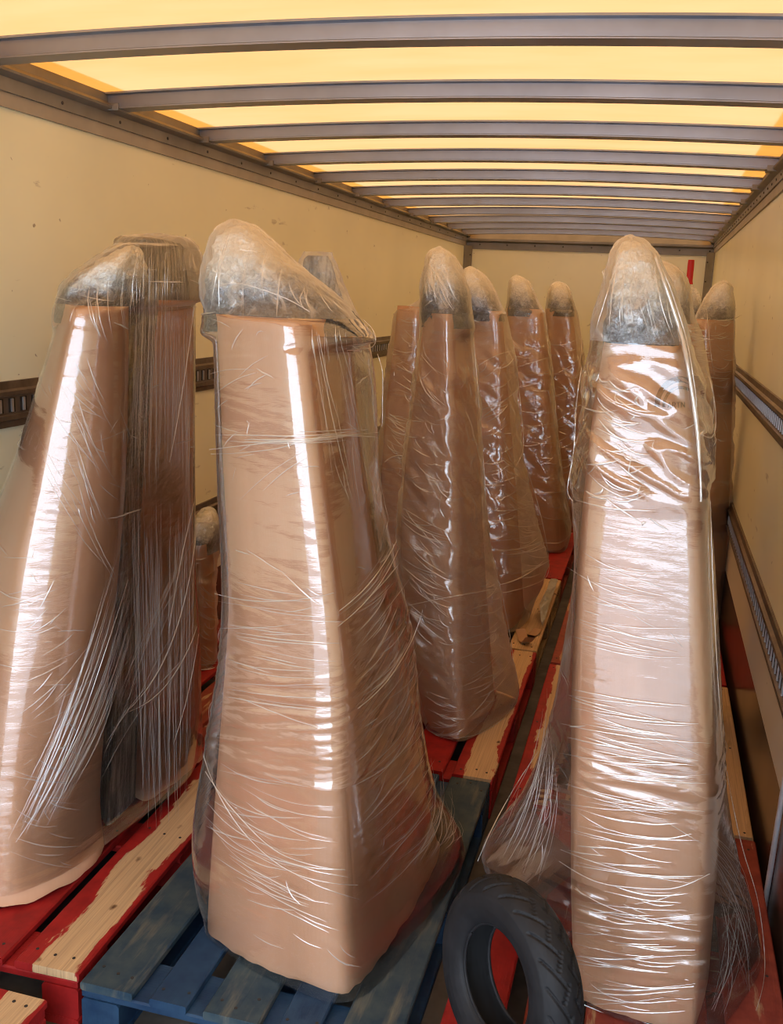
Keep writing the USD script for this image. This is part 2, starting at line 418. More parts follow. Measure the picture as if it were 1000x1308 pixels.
def cornice(x, s, label, step):
    q = lambda a, b: (x + s * a, EYE + b)
    low = extrude_y([q(0, 0.497), q(0.010, 0.497), q(0.012, 0.540), q(0, 0.540)], YF, YB)
    prof = [q(0, 0.540), q(0.020, 0.540), q(0.022, 0.580), q(0.050, 0.590), q(0.052, 0.597), q(0.030, 0.612), q(0.030, 0.640), q(0, 0.640)]
    t = trim(extrude_y(prof, YF, YB), "alu_dark", label, [("rivet", rivets(x, s, [(EYE + 0.560, 0.022)], step), "rivet", True)])
    obj("flange", low, "cornice_pale", t)
    return t


cornice(XL, 1, "riveted grey cornice along the top of the left wall", 0.3634)
cornice(XR, -1, "riveted grey cornice along the top of the right wall", 0.1817)
bc = [(YB, EYE + 0.47), (YB - 0.012, EYE + 0.47), (YB - 0.014, EYE + 0.535), (YB - 0.05, EYE + 0.55), (YB - 0.05, EYE + 0.57), (YB, EYE + 0.64)]
bcm = trimesh.creation.extrude_polygon(Polygon(bc), XR - XL, engine="earcut")
v = bcm.vertices.copy(); bcm.vertices = np.stack([XL + v[:, 2], v[:, 0], v[:, 1]], -1); bcm.fix_normals()
rv = []
for k in range(9):
    c = trimesh.creation.icosphere(1, 0.008); c.apply_translation([XL + 0.15 + 0.28 * k, YB - 0.014, EYE + 0.515]); rv.append(c)
trim(bcm, "alu_dark", "grey cornice across the top of the front bulkhead", [("rivet", join(rv), "rivet", True)])
for x, s, lab in ((XL, 1, "grey corner post at the far left of the van"), (XR, -1, "grey corner post at the far right of the van")):
    a = 0.075
    pr = [(x, YB), (x, YB - a), (x + s * 0.012, YB - a), (x + s * 0.045, YB - 0.045), (x + s * a, YB - 0.012), (x + s * a, YB)]
    m = trimesh.creation.extrude_polygon(Polygon(pr), ZC, engine="earcut"); m.fix_normals()
    rr = []
    for k in range(12):
        c = trimesh.creation.icosphere(1, 0.008); c.apply_translation([x + s * 0.060, YB - 0.030, 0.2 + 0.18 * k]); rr.append(c)
    trim(m, "alu_dark", lab, [("rivet", join(rr), "rivet", True)])

# roof: a bowed translucent sheet on metal bows
BOW = 0.030
XM, XH = (XL + XR) / 2, (XR - XL) / 2
bow_z = lambda x: BOW * (1 - ((np.asarray(x) - XM) / XH) ** 2)
ceil = thing("ceiling", "translucent yellow roof sheet on curved grey metal bows", kind="structure")
xs = np.linspace(XL - 0.03, XR + 0.03, 41)


def bent(x0, x1, y0, y1, dz, th, n=41):
    x = np.linspace(x0, x1, n); z = EYE + 0.640 + dz + bow_z(x)
    ring = lambda y: np.concatenate([np.stack([x, np.full(n, y), z], -1), np.stack([x[::-1], np.full(n, y), z[::-1] + th], -1)])
    G = np.stack([ring(y0), ring(y1)]); v, f = grid_mesh(G)
    k = 2 * n
    for base, flip in ((0, 0), (k, 1)):
        a = np.arange(n - 1)
        q = np.stack([base + a, base + a + 1, base + k - 2 - a, base + k - 1 - a], -1)
        if flip: q = q[:, ::-1]
        f = np.vstack([f, q[:, [0, 1, 2]], q[:, [0, 2, 3]]])
    return v, f


def sheet(x0, x1, y0, y1, dz, n=41):
    x = np.linspace(x0, x1, n); z = EYE + 0.642 + dz + bow_z(x)
    return grid_mesh(np.stack([np.stack([x, np.full(n, y), z], -1) for y in (y0, y1)]), close_u=False)


obj("roof_sheet", sheet(XL - 0.03, XR + 0.03, YF, YB + 0.03, 0.0), "sheet", ceil, smooth=True)
obj("edge_shade_strip", sheet(XL - 0.03, XL + 0.10, YF, YB + 0.03, 0.004, 9), "edge_shade", ceil, smooth=True)  # added strips that tint the sheet edges as if shaded
obj("edge_shade_strip", sheet(XR - 0.13, XR + 0.03, YF, YB + 0.03, 0.004, 9), "edge_shade", ceil, smooth=True)
SP, Y0 = 0.7268, 1.8306
n = 41
xb = np.linspace(XL + 0.005, XR - 0.005, n)
prof = np.array([(-0.056, 0.052), (-0.056, 0.046), (-0.036, 0.044), (-0.034, 0.006), (-0.037, 0.004), (-0.037, 0.0), (0.037, 0.0), (0.037, 0.004), (0.034, 0.006), (0.036, 0.044), (0.056, 0.046), (0.056, 0.052)])
for k in range(-2, 12):
    y = Y0 + k * SP + 0.036
    G = np.stack([np.stack([np.full(len(prof), x), y + prof[:, 0], ZB + prof[:, 1] + bow_z(x)], -1) for x in xb])
    v, f = grid_mesh(G[:, ::-1], cap_top=False)
    obj("roof_bow", (v, f), "alu", ceil, smooth=30)
    for x, s in ((XL, 1), (XR, -1)):
        a, b = sorted((x + s * 0.02, x + s * 0.075)); obj("bow_bracket", box(a, b, y - 0.044, y + 0.044, ZB - 0.004, ZB + 0.02), "alu_dark", ceil)

# ------------------------------------------------------------------ pallets
PT = 0.15      # deck height


def board(sx, sy, sz, r=0.004):
    m = bevel_box(sx, sy, sz, r)
    v, f, _ = meshkit.arrays(m, False)
    return m


def add_board(parent, name, cx, cy, cz, sx, sy, sz, m, along="y", tilt=0.0):
    b = bevel_box(sx, sy, sz) if along == "y" else bevel_box(sy, sx, sz)
    v = np.array(b.vertices)
    uv = np.stack([v[:, 0] / ((sx if along == "y" else sy) / 2), v[:, 1] + RNG.uniform(0, 20) + (v[:, 2] > 0) * 0.03], -1)
    if along == "x": v = np.stack([v[:, 1], -v[:, 0], v[:, 2]], -1)
    if tilt:
        c, s_ = math.cos(tilt), math.sin(tilt); v = np.stack([c * v[:, 0] - s_ * v[:, 1], s_ * v[:, 0] + c * v[:, 1], v[:, 2]], -1)
    v = v + [cx, cy, cz]
    return obj(name, (v, np.array(b.faces)), m, parent, uv=uv)


def pallet(label, x0, y0, w, l, mats, under, rot=0.0, widths=(0.145, 0.10, 0.145, 0.10, 0.145), group="wooden pallets on the van floor"):
    """EUR style pallet: lengthwise deck boards on three cross boards, nine blocks and three bottom boards."""
    t = thing("pallet", label, "pallet", group, (x0 + w / 2, y0 + l / 2, 0.0), rot)
    ws = np.array(widths) * (w / 0.8); gap = (w - ws.sum()) / (len(ws) - 1)
    x = -w / 2
    nails = []
    for k, bw in enumerate(ws):
        dl = RNG.uniform(-0.006, 0.004)
        add_board(t, "deck_board", x + bw / 2, 0, PT - 0.011, bw - 0.003, l + dl, 0.022, mats[k % len(mats)], tilt=RNG.normal(0, 0.003))
        for yy in (-l / 2 + 0.05, 0, l / 2 - 0.05):
            for q in range(3 if bw > 0.11 else 2):
                c = trimesh.creation.cylinder(0.0042, 0.0016, sections=8)
                c.apply_translation([x + bw * (0.2 + 0.6 * (q / (2 if bw > 0.11 else 1))) + RNG.normal(0, 0.004), yy + RNG.normal(0, 0.014), PT + 0.0002]); nails.append(c)
        x += bw + gap
    for yy in (-l / 2 + 0.0725, 0, l / 2 - 0.0725):
        add_board(t, "cross_board", 0, yy, PT - 0.033, w - 0.004, 0.14, 0.022, under, "x")
        for xx, bw in ((-w / 2 + 0.05, 0.098), (0, 0.14), (w / 2 - 0.05, 0.098)):
            b = bevel_box(bw, 0.142, 0.084, 0.006); vv = np.array(b.vertices) + [xx, yy, 0.064]
            obj("block", (vv, np.array(b.faces)), under, t, uv=np.stack([vv[:, 0] * 8, vv[:, 1] + vv[:, 2] + RNG.uniform(0, 9)], -1))
    for xx, bw in ((-w / 2 + 0.05, 0.098), (0, 0.14), (w / 2 - 0.05, 0.098)):
        add_board(t, "bottom_board", xx, 0, 0.011, bw, l, 0.022, under)
    obj("nail_heads", join(nails), "nail", t, stuff=True)
    return t


PW = 0.77
pallet("red pallet with one deck board worn bare, under the leftmost wrapped bundle", -1.965, 1.785, 0.765, 1.25, ["red", "red", "red", "red", "red_worn"], "red", 1.2, (0.12, 0.11, 0.135, 0.135, 0.185))
pallet("blue pallet under the wide wrapped bundle in front", -1.168, 1.775, PW, 1.29, ["blue_worn", "blue", "blue_worn", "blue", "blue_worn"], "blue")
pallet("red pallet with yellowed bare wood, directly behind the blue pallet", -1.175, 3.085, PW + 0.01, 1.30, ["red", "red_old_shade", "red", "red", "red_worn"], "red", 0.0, (0.145, 0.10, 0.145, 0.145, 0.15))
pallet("natural wood pallet behind the red one in the middle row", -1.17, 4.405, PW, 1.25, ["natural_old", "natural", "natural_old"], "natural_old")
pallet("red pallet far back in the middle row", -1.17, 5.68, PW, 1.25, ["red_old_shade", "red", "red_old_shade"], "red_old_shade")
pallet("red pallet at the far end of the middle row", -1.17, 6.95, PW, 1.25, ["red_old_shade", "red"], "red_old_shade")
pallet("red pallet under the tyre and the right front bundle", -0.325, 1.70, 0.775, 1.27, ["red", "red_old_shade", "red_old_shade", "red_old_shade", "red_old_shade"], "red_old_shade")  # duller red boards towards the right: shadow put into the paint
pallet("natural wood pallet with splintered boards by the right wall", -0.325, 2.985, 0.775, 1.28, ["red_worn", "natural_old", "natural", "natural_old", "natural"], "red_old_shade")
pallet("red pallet further back by the right wall", -0.325, 4.285, 0.775, 1.27, ["red_old_shade", "red", "natural_old"], "red_old_shade")
pallet("dim red pallet at the far end by the right wall", -0.325, 5.575, 0.775, 1.27, ["red_old_shade", "red"], "red_old_shade")
pallet("red pallet under the low bundle by the left wall", -1.965, 3.09, 0.765, 1.25, ["red_old_shade", "red"], "red_old_shade")
pallet("red pallet deep on the left under the slanting brown bundle", -1.965, 4.37, 0.765, 1.25, ["red_old_shade", "red"], "red_old_shade")
pallet("red pallet with a bare wood corner at the bottom left of the picture", -1.972, 0.43, 0.765, 1.265, ["red", "red", "red", "red", "red_worn"], "red", 0.0)


# ------------------------------------------------------------------ wrapped bundles
def solve_x(px, y, z):
    """x such that (x, y, z) is seen in column px."""
    k = (px - 500.0) / FPX
    a = FWD * k - RIGHT
    return -(a[1] * y + a[2] * (z - EYE)) / a[0]


def corner(line, yb, yt, zb, zt, zs):
    """A bundle corner: its line in the photograph [(px, py)...] and its distance at the foot and the top give its points at heights zs."""
    line = sorted(line, key=lambda q: q[1]); lx = np.array([q[0] for q in line], float); ly = np.array([q[1] for q in line], float)
    f = PchipInterpolator(ly, lx)
    out = []
    for z in zs:
        t = np.clip((z - zb) / (zt - zb), -0.1, 1.2); y = yb + (yt - yb) * t
        x = 0.0
        for _ in range(4):
            py = pix([x, y, z])[1]
            c = np.clip(py, ly[0], ly[-1]); px = float(f(c))
            if py > ly[-1]: px += (py - ly[-1]) * float(f(ly[-1], 1))
            x = solve_x(px, y, z)
        out.append((x, y, z))
    return np.array(out)


def rings(a, b, c, d, n, bulge, soft, sharp_b=0.6):
    """Rings (levels, 4n, 3) through four corner lines, faces bulged, corners rounded (corner b stays crisper)."""
    C = np.stack([a, b, c, d], 1)
    t = np.arange(n) / n
    parts = []
    for k in range(4):
        p, q = C[:, k], C[:, (k + 1) % 4]
        s = p[:, None] + (q - p)[:, None] * t[None, :, None]
        nrm = np.stack([(q - p)[:, 1], -(q - p)[:, 0], np.zeros(len(p))], -1)
        s = s + nrm[:, None] * (bulge[k] * np.sin(np.pi * t))[None, :, None]
        parts.append(s)
    R = np.concatenate(parts, 1)
    w = np.ones(4 * n); idx = np.arange(4 * n)
    dist = np.minimum(np.abs(idx - n), 4 * n - np.abs(idx - n))
    w = np.where(dist < n * 0.25, sharp_b, 1.0)[None, :, None]
    for _ in range(soft):
        R = R + w * 0.5 * ((np.roll(R, 1, 1) + np.roll(R, -1, 1)) / 2 - R)
    # rounding shrinks the outline: put its width and depth back
    S0 = np.concatenate(parts, 1)
    for ax in (0, 1):
        lo0, hi0, lo, hi = S0[..., ax].min(1, keepdims=True), S0[..., ax].max(1, keepdims=True), R[..., ax].min(1, keepdims=True), R[..., ax].max(1, keepdims=True)
        R[..., ax] = (R[..., ax] - lo) / (hi - lo) * (hi0 - lo0) + lo0
    return R


def lap_v(G, it, keep_ends=True):
    for _ in range(it):
        H = G.copy(); H[1:-1] = 0.5 * G[1:-1] + 0.25 * (G[:-2] + G[2:]); G = H
    return G


def ridged(p, seed, octaves=4):
    return 1 - np.abs(2 * meshkit.fbm(p, octaves, seed) - 1)


def arc_uv(G):
    s = np.linalg.norm(np.roll(G, -1, 1) - G, axis=-1); u = np.cumsum(s, 1) - s
    mid = u.mean(0, keepdims=True)
    return np.stack([np.broadcast_to(mid, u.shape), G[..., 2]], -1)


class Surf:
    """Front side of a ring sheet, to lay things on it where the photograph shows them."""
    def __init__(s, G):
        N = grid_normals(G); c = G.mean(1, keepdims=True)
        if ((G - c) * N).sum() < 0: N = -N
        s.G, s.N = G, N
        g, n = G.reshape(-1, 3), N.reshape(-1, 3)
        ok = ((CAM - g) * n).sum(1) > 0
        s.g, s.n = g[ok], n[ok]; s.t = cKDTree(pix(s.g))

    def at(s, q, lift=0.003):
        d, i = s.t.query(np.asarray(q, float), k=6)
        w = 1 / (d + 0.5); w /= w.sum(1, keepdims=True)
        y = (s.g[i, 1] * w).sum(1); nn = (s.n[i] * w[..., None]).sum(1); nn /= np.linalg.norm(nn, axis=1, keepdims=True)
        pts = np.array([P(a, b, yy) for (a, b), yy in zip(q, y)])
        pts = pts + nn * lift
        pts[:, 2] = np.maximum(pts[:, 2], PT + 0.008)
        return pts, nn


def ribbon(pts, nrm, w, h):
    """A pleat: a tapered little roof of film standing off the surface."""
    k = len(pts); t = np.linspace(0, 1, k); ta = np.sin(np.pi * np.clip(t, 0.02, 0.98)) ** 0.6
    tan = np.gradient(pts, axis=0); side = np.cross(tan, nrm); side /= np.linalg.norm(side, axis=1, keepdims=True) + 1e-12
    w = w * ta; h = h * ta
    G = np.stack([pts - side * w[:, None], pts + nrm * h[:, None], pts + side * w[:, None]], 1)
    return grid_mesh(G, close_u=False)


def merge(list_vf):
    vs, fs, k = [], [], 0
    for v, f in list_vf:
        vs.append(v); fs.append(f + k); k += len(v)
    return np.vstack(vs), np.vstack(fs)


def lines(surf, fam, rng):
    """Families of pleats: (n, start a, start b, end a, end b, sag px, width mm, jitter, coverage). Pleat k runs from between the starts to between the ends."""
    out = []
    for n, a0, a1, b0, b1, sag, wd, jit, cov in fam:
        for k in range(n):
            t = np.clip((k + 0.5) / n + rng.normal(0, 0.6 / n), 0, 1)
            p = np.array(a0) + (np.array(a1) - np.array(a0)) * t; q = np.array(b0) + (np.array(b1) - np.array(b0)) * t
            L = np.clip(rng.normal(cov, 0.25), 0.12, 1.0); s = rng.uniform(0, 1 - L)
            p, q = p + (q - p) * s, p + (q - p) * (s + L)
            p = p + rng.normal(0, jit, 2); q = q + rng.normal(0, jit, 2)
            m = max(6, int(np.linalg.norm(q - p) / 9)); tt = np.linspace(0, 1, m)
            nv = np.array([-(q - p)[1], (q - p)[0]]); nv = nv / (np.linalg.norm(nv) + 1e-9)
            sg = sag * L * rng.normal(1, 0.4)
            pts = p + (q - p) * tt[:, None] + nv * (sg * np.sin(np.pi * tt) + np.cumsum(rng.normal(0, 0.25, m)))[:, None]
            X, N = surf.at(pts)
            st = np.linalg.norm(np.diff(X, axis=0), axis=1)
            if st.max() > 6 * np.median(st) + 0.01: continue
            w = wd * 1e-3 * rng.uniform(0.5, 1.5)
            out.append(ribbon(X, N, w, w * 0.9))
    return out


def random_pleats(G, N, count, rng, v0=0.22, v1=0.9, slope=0.25, vert=False, wd=1.6):
    """Pleats all round the film, for the sides the photograph does not show too."""
    L, n, _ = G.shape; out = []
    for _ in range(count):
        m = rng.integers(6, 12)
        i0, j0 = rng.uniform(v0, v1) * L, rng.uniform(0, n)
        ln = rng.uniform(0.02, 0.09)
        if vert: di, dj = ln * 2.5 * L, rng.normal(0, 0.01) * n
        else: di, dj = rng.normal(0, slope) * ln * L * 0.8, ln * n
        t = np.linspace(0, 1, m)
        ii = np.clip(i0 + di * t + np.cumsum(rng.normal(0, 0.15, m)), 0, L - 1.001); jj = (j0 + dj * t) % n
        a, b = ii.astype(int), jj.astype(int) % n; fa, fb = (ii - a)[:, None], (jj - np.floor(jj))[:, None]
        a2, b2 = np.minimum(a + 1, L - 1), (b + 1) % n
        S = lambda A: (A[a, b] * (1 - fb) + A[a, b2] * fb) * (1 - fa) + (A[a2, b] * (1 - fb) + A[a2, b2] * fb) * fa
        w = wd * 1e-3 * rng.uniform(0.4, 1.4)
        out.append(ribbon(S(G) + S(N) * 0.003, S(N), w, w * 0.9))
    return out


def ellipse_levels(ml, mr, y, hd, zs, z0, z1, n4, yt=None):
    """Rounded head: left and right outline lines in the photograph at distance y; depth half width hd at the foot."""
    yt = y if yt is None else yt
    A = corner(ml, y, yt, z0, z1, zs); B = corner(mr, y, yt, z0, z1, zs)
    t = np.clip((zs - z0) / (z1 - z0), 0, 1)
    hdz = hd * np.sqrt(np.clip(1 - t ** 2.2, 0.0015, 1))
    an = np.pi + 0.25 * np.pi + np.arange(n4) / n4 * 2 * np.pi        # a (left front) -> b (right front) -> c -> d
    an = np.pi * 1.22 + np.arange(n4) / n4 * 2 * np.pi
    cx, rx = (A + B) / 2, (B - A)[:, 0] / 2
    e = lambda s: np.sign(s) * np.abs(s) ** 0.62
    return np.stack([cx[:, None, 0] + rx[:, None] * e(np.cos(an))[None], cx[:, None, 1] + hdz[:, None] * e(np.sin(an))[None], np.broadcast_to(zs[:, None], (len(zs), n4))], -1)


def crumple(G, amp, seed, f=18.0, keep=0):
    N = grid_normals(G); c = G.mean(1, keepdims=True)
    if ((G - c) * N).sum() < 0: N = -N
    r = ridged(G * f, seed, 4) - 0.6 + 0.5 * (ridged(G * f * 3, seed + 5, 3) - 0.6) + 0.8 * (meshkit.fbm(G * f * 0.6, 2, seed + 8) - 0.6)
    r[:keep] = 0
    return G + N * (amp * r)[..., None]


def sleeve(t, spec, zt, n=20, levels=48, seed=0, name="cardboard_sleeve", zb=PT + 0.002, bulge=(0.05, 0.04, 0.04, 0.04), soft=5, torn=0.006, k_d=0.9, m="board", crisp=0.0):
    """An open-topped sleeve of corrugated board, 5 mm thick."""
    zs = np.linspace(zb, zt, levels)
    a, b, c = (corner(spec[q][0], spec[q][1], spec[q][2], zb, zt, zs) for q in "abc")
    d = a + (c - b) * k_d; d[:, 2] = zs
    R = rings(a, b, c, d, n, bulge, soft)
    if crisp:
        k = (np.clip((crisp - zs) / (crisp - 0.2), 0, 1) * 0.9)[:, None, None]
        R = R * (1 - k) + rings(a, b, c, d, n, bulge, 4) * k
    uv = arc_uv(R)
    vert = 0.004 * (meshkit.fbm(np.stack([uv[..., 0] * 14, uv[..., 1] * 0.7, np.zeros_like(uv[..., 0])], -1), 3, seed) - 0.5)
    N = grid_normals(R); cc = R.mean(1, keepdims=True)
    if ((R - cc) * N).sum() < 0: N = -N
    R = R + N * vert[..., None]
    if torn:
        tr = torn * meshkit.fbm(np.stack([uv[0, :, 0] * 30, np.zeros(R.shape[1]), np.full(R.shape[1], seed)], -1), 4, seed) * 2
        R[0, :, 2] += tr
    Nh = N.copy(); Nh[..., 2] = 0; Nh /= np.linalg.norm(Nh, axis=-1, keepdims=True) + 1e-9
    I = R - Nh * 0.005
    G = np.concatenate([I[:1], R, I[::-1][:6]], 0)
    U = np.concatenate([uv[:1], uv, uv[::-1][:6]], 0)
    v, f = grid_mesh(G)
    obj(name, (v, f), m, t, smooth=True, uv=U.reshape(-1, 2))
    return zs, R


def head(t, ml, mr, y, hd, z0, z1=None, inset=5, n4=72, levels=44, seed=1, amp=0.012, m="bubble", yt=None, name="bubble_wrap"):
    z1 = P(*ml[0], y)[2] - 0.006
    ml = [(x + inset * min(1, 0.1 * k + 0.2), yy) for k, (x, yy) in enumerate(ml)]; mr = [(x - inset * min(1, 0.1 * k + 0.2), yy) for k, (x, yy) in enumerate(mr)]
    tt = np.linspace(0, 1, levels); zs = z0 + (z1 - z0) * (1 - (1 - tt) ** 1.35)
    E = ellipse_levels(ml, mr, y, hd, zs, z0, z1, n4, yt)
    E2 = crumple(E, amp, seed)
    v, f = grid_mesh(E2, cap_top=True)
    uv = np.stack([np.broadcast_to(np.arange(n4) / n4, (levels, n4)), np.broadcast_to(tt[:, None], (levels, n4))], -1).reshape(-1, 2)
    uv = np.vstack([uv, [[0.5, 1.0]]])
    obj(name, (v, f), m, t, smooth=True, uv=uv)
    return zs, E2


def hull_rings(zs, base, contents, n4, gap):
    """Film pulled tight round everything inside: at each height the convex outline of the contents and of the film's own corner lines."""
    th0 = math.pi * 1.22
    out = []
    for k, z in enumerate(zs):
        pts = [base[k][:, :2]]
        for cz, cr in contents:
            if cz[0] - 0.02 <= z <= cz[-1] + 0.004:
                i = int(np.clip(np.searchsorted(cz, z) - 1, 0, len(cz) - 2)); f = np.clip((z - cz[i]) / (cz[i + 1] - cz[i] + 1e-9), 0, 1)
                ring = cr[i, :, :2] * (1 - f) + cr[i + 1, :, :2] * f
                c = ring.mean(0); dd = ring - c
                pts.append(ring + dd / (np.linalg.norm(dd, axis=1, keepdims=True) + 1e-9) * gap)
        p = np.vstack(pts); h = p[ConvexHull(p).vertices]
        h = np.vstack([h, h[:1]]); sl = np.concatenate([[0], np.cumsum(np.linalg.norm(np.diff(h, axis=0), axis=1))])
        q = np.linspace(0, sl[-1], 721)[:-1]; d = np.stack([np.interp(q, sl, h[:, 0]), np.interp(q, sl, h[:, 1])], -1)
        c = d.mean(0); an = np.arctan2(d[:, 1] - c[1], d[:, 0] - c[0])
        i0 = int(np.argmin(np.abs(np.angle(np.exp(1j * (an - th0))))))
        d = np.roll(d, -i0, 0); d = np.vstack([d, d[:1]])
        w = np.linspace(0, 720, n4 + 1)[:-1]
        out.append(np.stack([np.interp(w, np.arange(721), d[:, 0]), np.interp(w, np.arange(721), d[:, 1]), np.full(n4, z)], -1))
    return np.array(out)


def film(t, spec, zt, heads, contents, n=30, lv=150, seed=3, wrinkle=0.003, zb=PT + 0.004, m="film", off=0.008, k_d=1.0, bulge=(0.03, 0.03, 0.03, 0.03), top="film_milky", soft=6, freq=(7.0, 42.0), folds=(), rnd=150):
    """The film shell: tight round the contents, out to its own corner lines where it flares, over the heads and closed at the top."""
    n4 = 4 * n
    zs = np.linspace(zb, zt, lv)
    a, b, c = (corner(spec[q][0], spec[q][1], spec[q][2], zb, zt, zs) for q in "abc")
    d = a + (c - b) * k_d; d[:, 2] = zs
    base = list(rings(a, b, c, d, n, bulge, int(rnd * (n / 64) ** 2), 0.75))
    allz = zs
    if heads:
        ml, mr, y, hd = heads
        z1 = P(*ml[0], y)[2]
        tt = np.linspace(0, 1, lv // 3 + 1)[1:]
        hz = zt + (z1 - zt) * (1 - (1 - tt) ** 1.35)
        E = ellipse_levels(ml, mr, y, hd, hz, zt, z1, n4)
        base += list(E); allz = np.concatenate([zs, hz])
    G = hull_rings(allz, base, contents, n4, off)
    G = lap_v(G, 3)
    L = lv
    if heads:
        s0 = slice(L - 2, L + 18); G[s0] = lap_v(G[s0], 60)
    w_ = 0.5
    for _ in range(soft):
        G = G + 0.5 * ((np.roll(G, 1, 1) + np.roll(G, -1, 1)) / 2 - G)
    uv = arc_uv(G)
    N = grid_normals(G); cc = G.mean(1, keepdims=True)
    if ((G - cc) * N).sum() < 0: N = -N
    z = uv[..., 1]
    co, si = (np.broadcast_to(fn(2 * np.pi * np.arange(n4) / n4)[None], z.shape) for fn in (np.cos, np.sin))
    w = ridged(np.stack([co * freq[0] * 0.2, si * freq[0] * 0.2, z * freq[1] + uv[..., 0] * 5], -1), seed, 4) - 0.55
    w2 = meshkit.fbm(G * 8.0, 3, seed + 9) - 0.4
    disp = wrinkle * (1.5 * np.clip(w, 0, 1) + 1.2 * np.clip(w2, 0, 1))
    for z0, z1_, amp, fu, fz, slope in folds:
        win = np.clip((z - z0) / 0.06, 0, 1) * np.clip((z1_ - z) / 0.06, 0, 1)
        r = ridged(np.stack([co * fu * 0.2, si * fu * 0.2, z * fz + uv[..., 0] * slope], -1), seed + 3, 3)
        disp = disp + win * amp * np.clip((r - 0.55) / 0.45, 0, 1) ** 1.5
    if heads:
        tp = np.clip((np.arange(len(G)) - L) / 12.0, 0, 1)[:, None]
        cr = ridged(G * [20.0, 20.0, 12.0], seed + 17, 4) - 0.5
        disp = disp + tp * 0.013 * np.clip(cr, -0.1, 1)
    G = G + N * disp[..., None]
    ok = L if heads else len(G)
    e = ok + (1 if heads else 0)
    obj("stretch_film", grid_mesh(G[:e]), m, t, smooth=True, uv=uv[:e].reshape(-1, 2))
    if heads:
        u2 = uv[ok:].reshape(-1, 2); u2 = np.vstack([u2, u2[-1:]])
        obj("film_hood", grid_mesh(G[ok:], cap_top=True), top, t, smooth=True, uv=u2)
    return G, N, Surf(G)


def pleats(t, ribs, m="crease", name="film_pleats"):
    if ribs: obj(name, merge(ribs), m, t, smooth=True, stuff=True)


def strand(t, surf, q, w=2.2, lift=0.004, n=40, name="film_strand"):
    """A gathered rope of film lying on the shell along photograph points q."""
    pts = spline(np.array(q, float), n)
    X, N = surf.at(pts, lift); X = lap_v(X[:, None], 6)[:, 0]
    tt = np.linspace(0, 1, n)
    r = (0.6 * w if w < 4.5 else w) * 1e-3 * (0.5 + 0.5 * np.sin(np.pi * np.clip(tt, 0.05, 0.95))) * (0.75 + 0.5 * meshkit.noise(np.stack([tt * 14, 0 * tt, 0 * tt + w], -1), 4))
    obj(name, tube(X, r, 6), "crease", t, smooth=True)


PKG = "stretch-wrapped brown board bundles"


def bundle(label, base):
    return thing("wrapped_bundle", label, "package", PKG)


ZT = EYE - 0.065      # board edge height of every bundle

# --- B: wide bundle in front, on the blue pallet
t = bundle("wide wrapped bundle standing on the blue pallet, pale crumpled peak at its left", None)
B = dict(a=([(266, 405), (270, 560), (277, 760), (270, 900), (262, 1050), (258, 1193)], 2.03, 2.12),
         b=([(386, 402), (408, 590), (428, 760), (438, 900), (446, 1281)], 1.905, 2.06),
         c=([(458, 408), (480, 600), (500, 720), (528, 840), (543, 950), (562, 1060), (578, 1120)], 2.62, 2.34))
cB = [sleeve(t, B, ZT, n=26, levels=64, seed=11, bulge=(0.07, 0.03, 0.03, 0.03), soft=70, torn=0.012, crisp=1.0)]
ml = [(300, 287), (288, 293), (280, 308), (274, 330), (269, 360), (266, 410)]
mr = [(300, 287), (320, 292), (340, 308), (366, 333), (400, 362), (432, 386), (458, 410)]
cB.append(head(t, ml, mr, 2.23, 0.105, ZT - 0.04, seed=21, n4=96, levels=64, amp=0.020, inset=9))
KL, KR = [(406, 324), (394, 325.5), (387, 331), (384, 350), (384, 600)], [(406, 324), (418, 326), (424, 334), (432, 360), (444, 390), (462, 440), (470, 600)]
cK = head(t, KL, KR, 2.75, 0.035, 0.9, seed=23, n4=64, levels=50, m="panel", amp=0.004, name="bubble_panel")
cB.append(cK)
kz, kr = cK; kk = kz > ZT - 0.12
kc = kr[kk].mean(1, keepdims=True); KG = kc + (kr[kk] - kc) * [1.0, 1.0, 1.0] + (kr[kk] - kc) / (np.linalg.norm(kr[kk] - kc, axis=-1, keepdims=True) + 1e-6) * 0.012
KG[..., 0] += np.linspace(0.02, 0.0, len(KG))[:, None] * (KG[..., 0] > kc[..., 0]); KG[-1, :, 2] += 0.01
obj("film_hood", grid_mesh(crumple(KG, 0.004, 27, 20), cap_top=True), "film_milky", t, smooth=True, uv=np.vstack([arc_uv(KG).reshape(-1, 2), [[0, 0]]]))
FB = dict(a=([(263, 405), (266, 560), (273, 760), (268, 850), (248, 960), (230, 1085), (252, 1180)], 2.05, 2.12),
          b=([(386, 402), (408, 590), (429, 760), (440, 900), (448, 1281)], 1.885, 2.04),
          c=([(462, 408), (474, 432), (484, 470), (487, 520), (489, 600), (505, 690), (532, 800), (545, 900), (566, 1000), (600, 1080), (590, 1150)], 2.66, 2.55))
G, N, S = film(t, FB, ZT, ([(300, 283), (288, 289), (281, 306), (276, 330), (272, 360), (269, 410)], [(300, 283), (318, 288), (336, 304), (362, 331), (396, 360), (428, 384), (454, 410)], 2.24, 0.135), cB[:2], n=64, lv=270, seed=31, wrinkle=0.0012, folds=((1.22, 1.30, 0.004, 5, 30, 4), (0.60, 0.95, 0.004, 5, 26, -6)))
rng = np.random.default_rng(101)
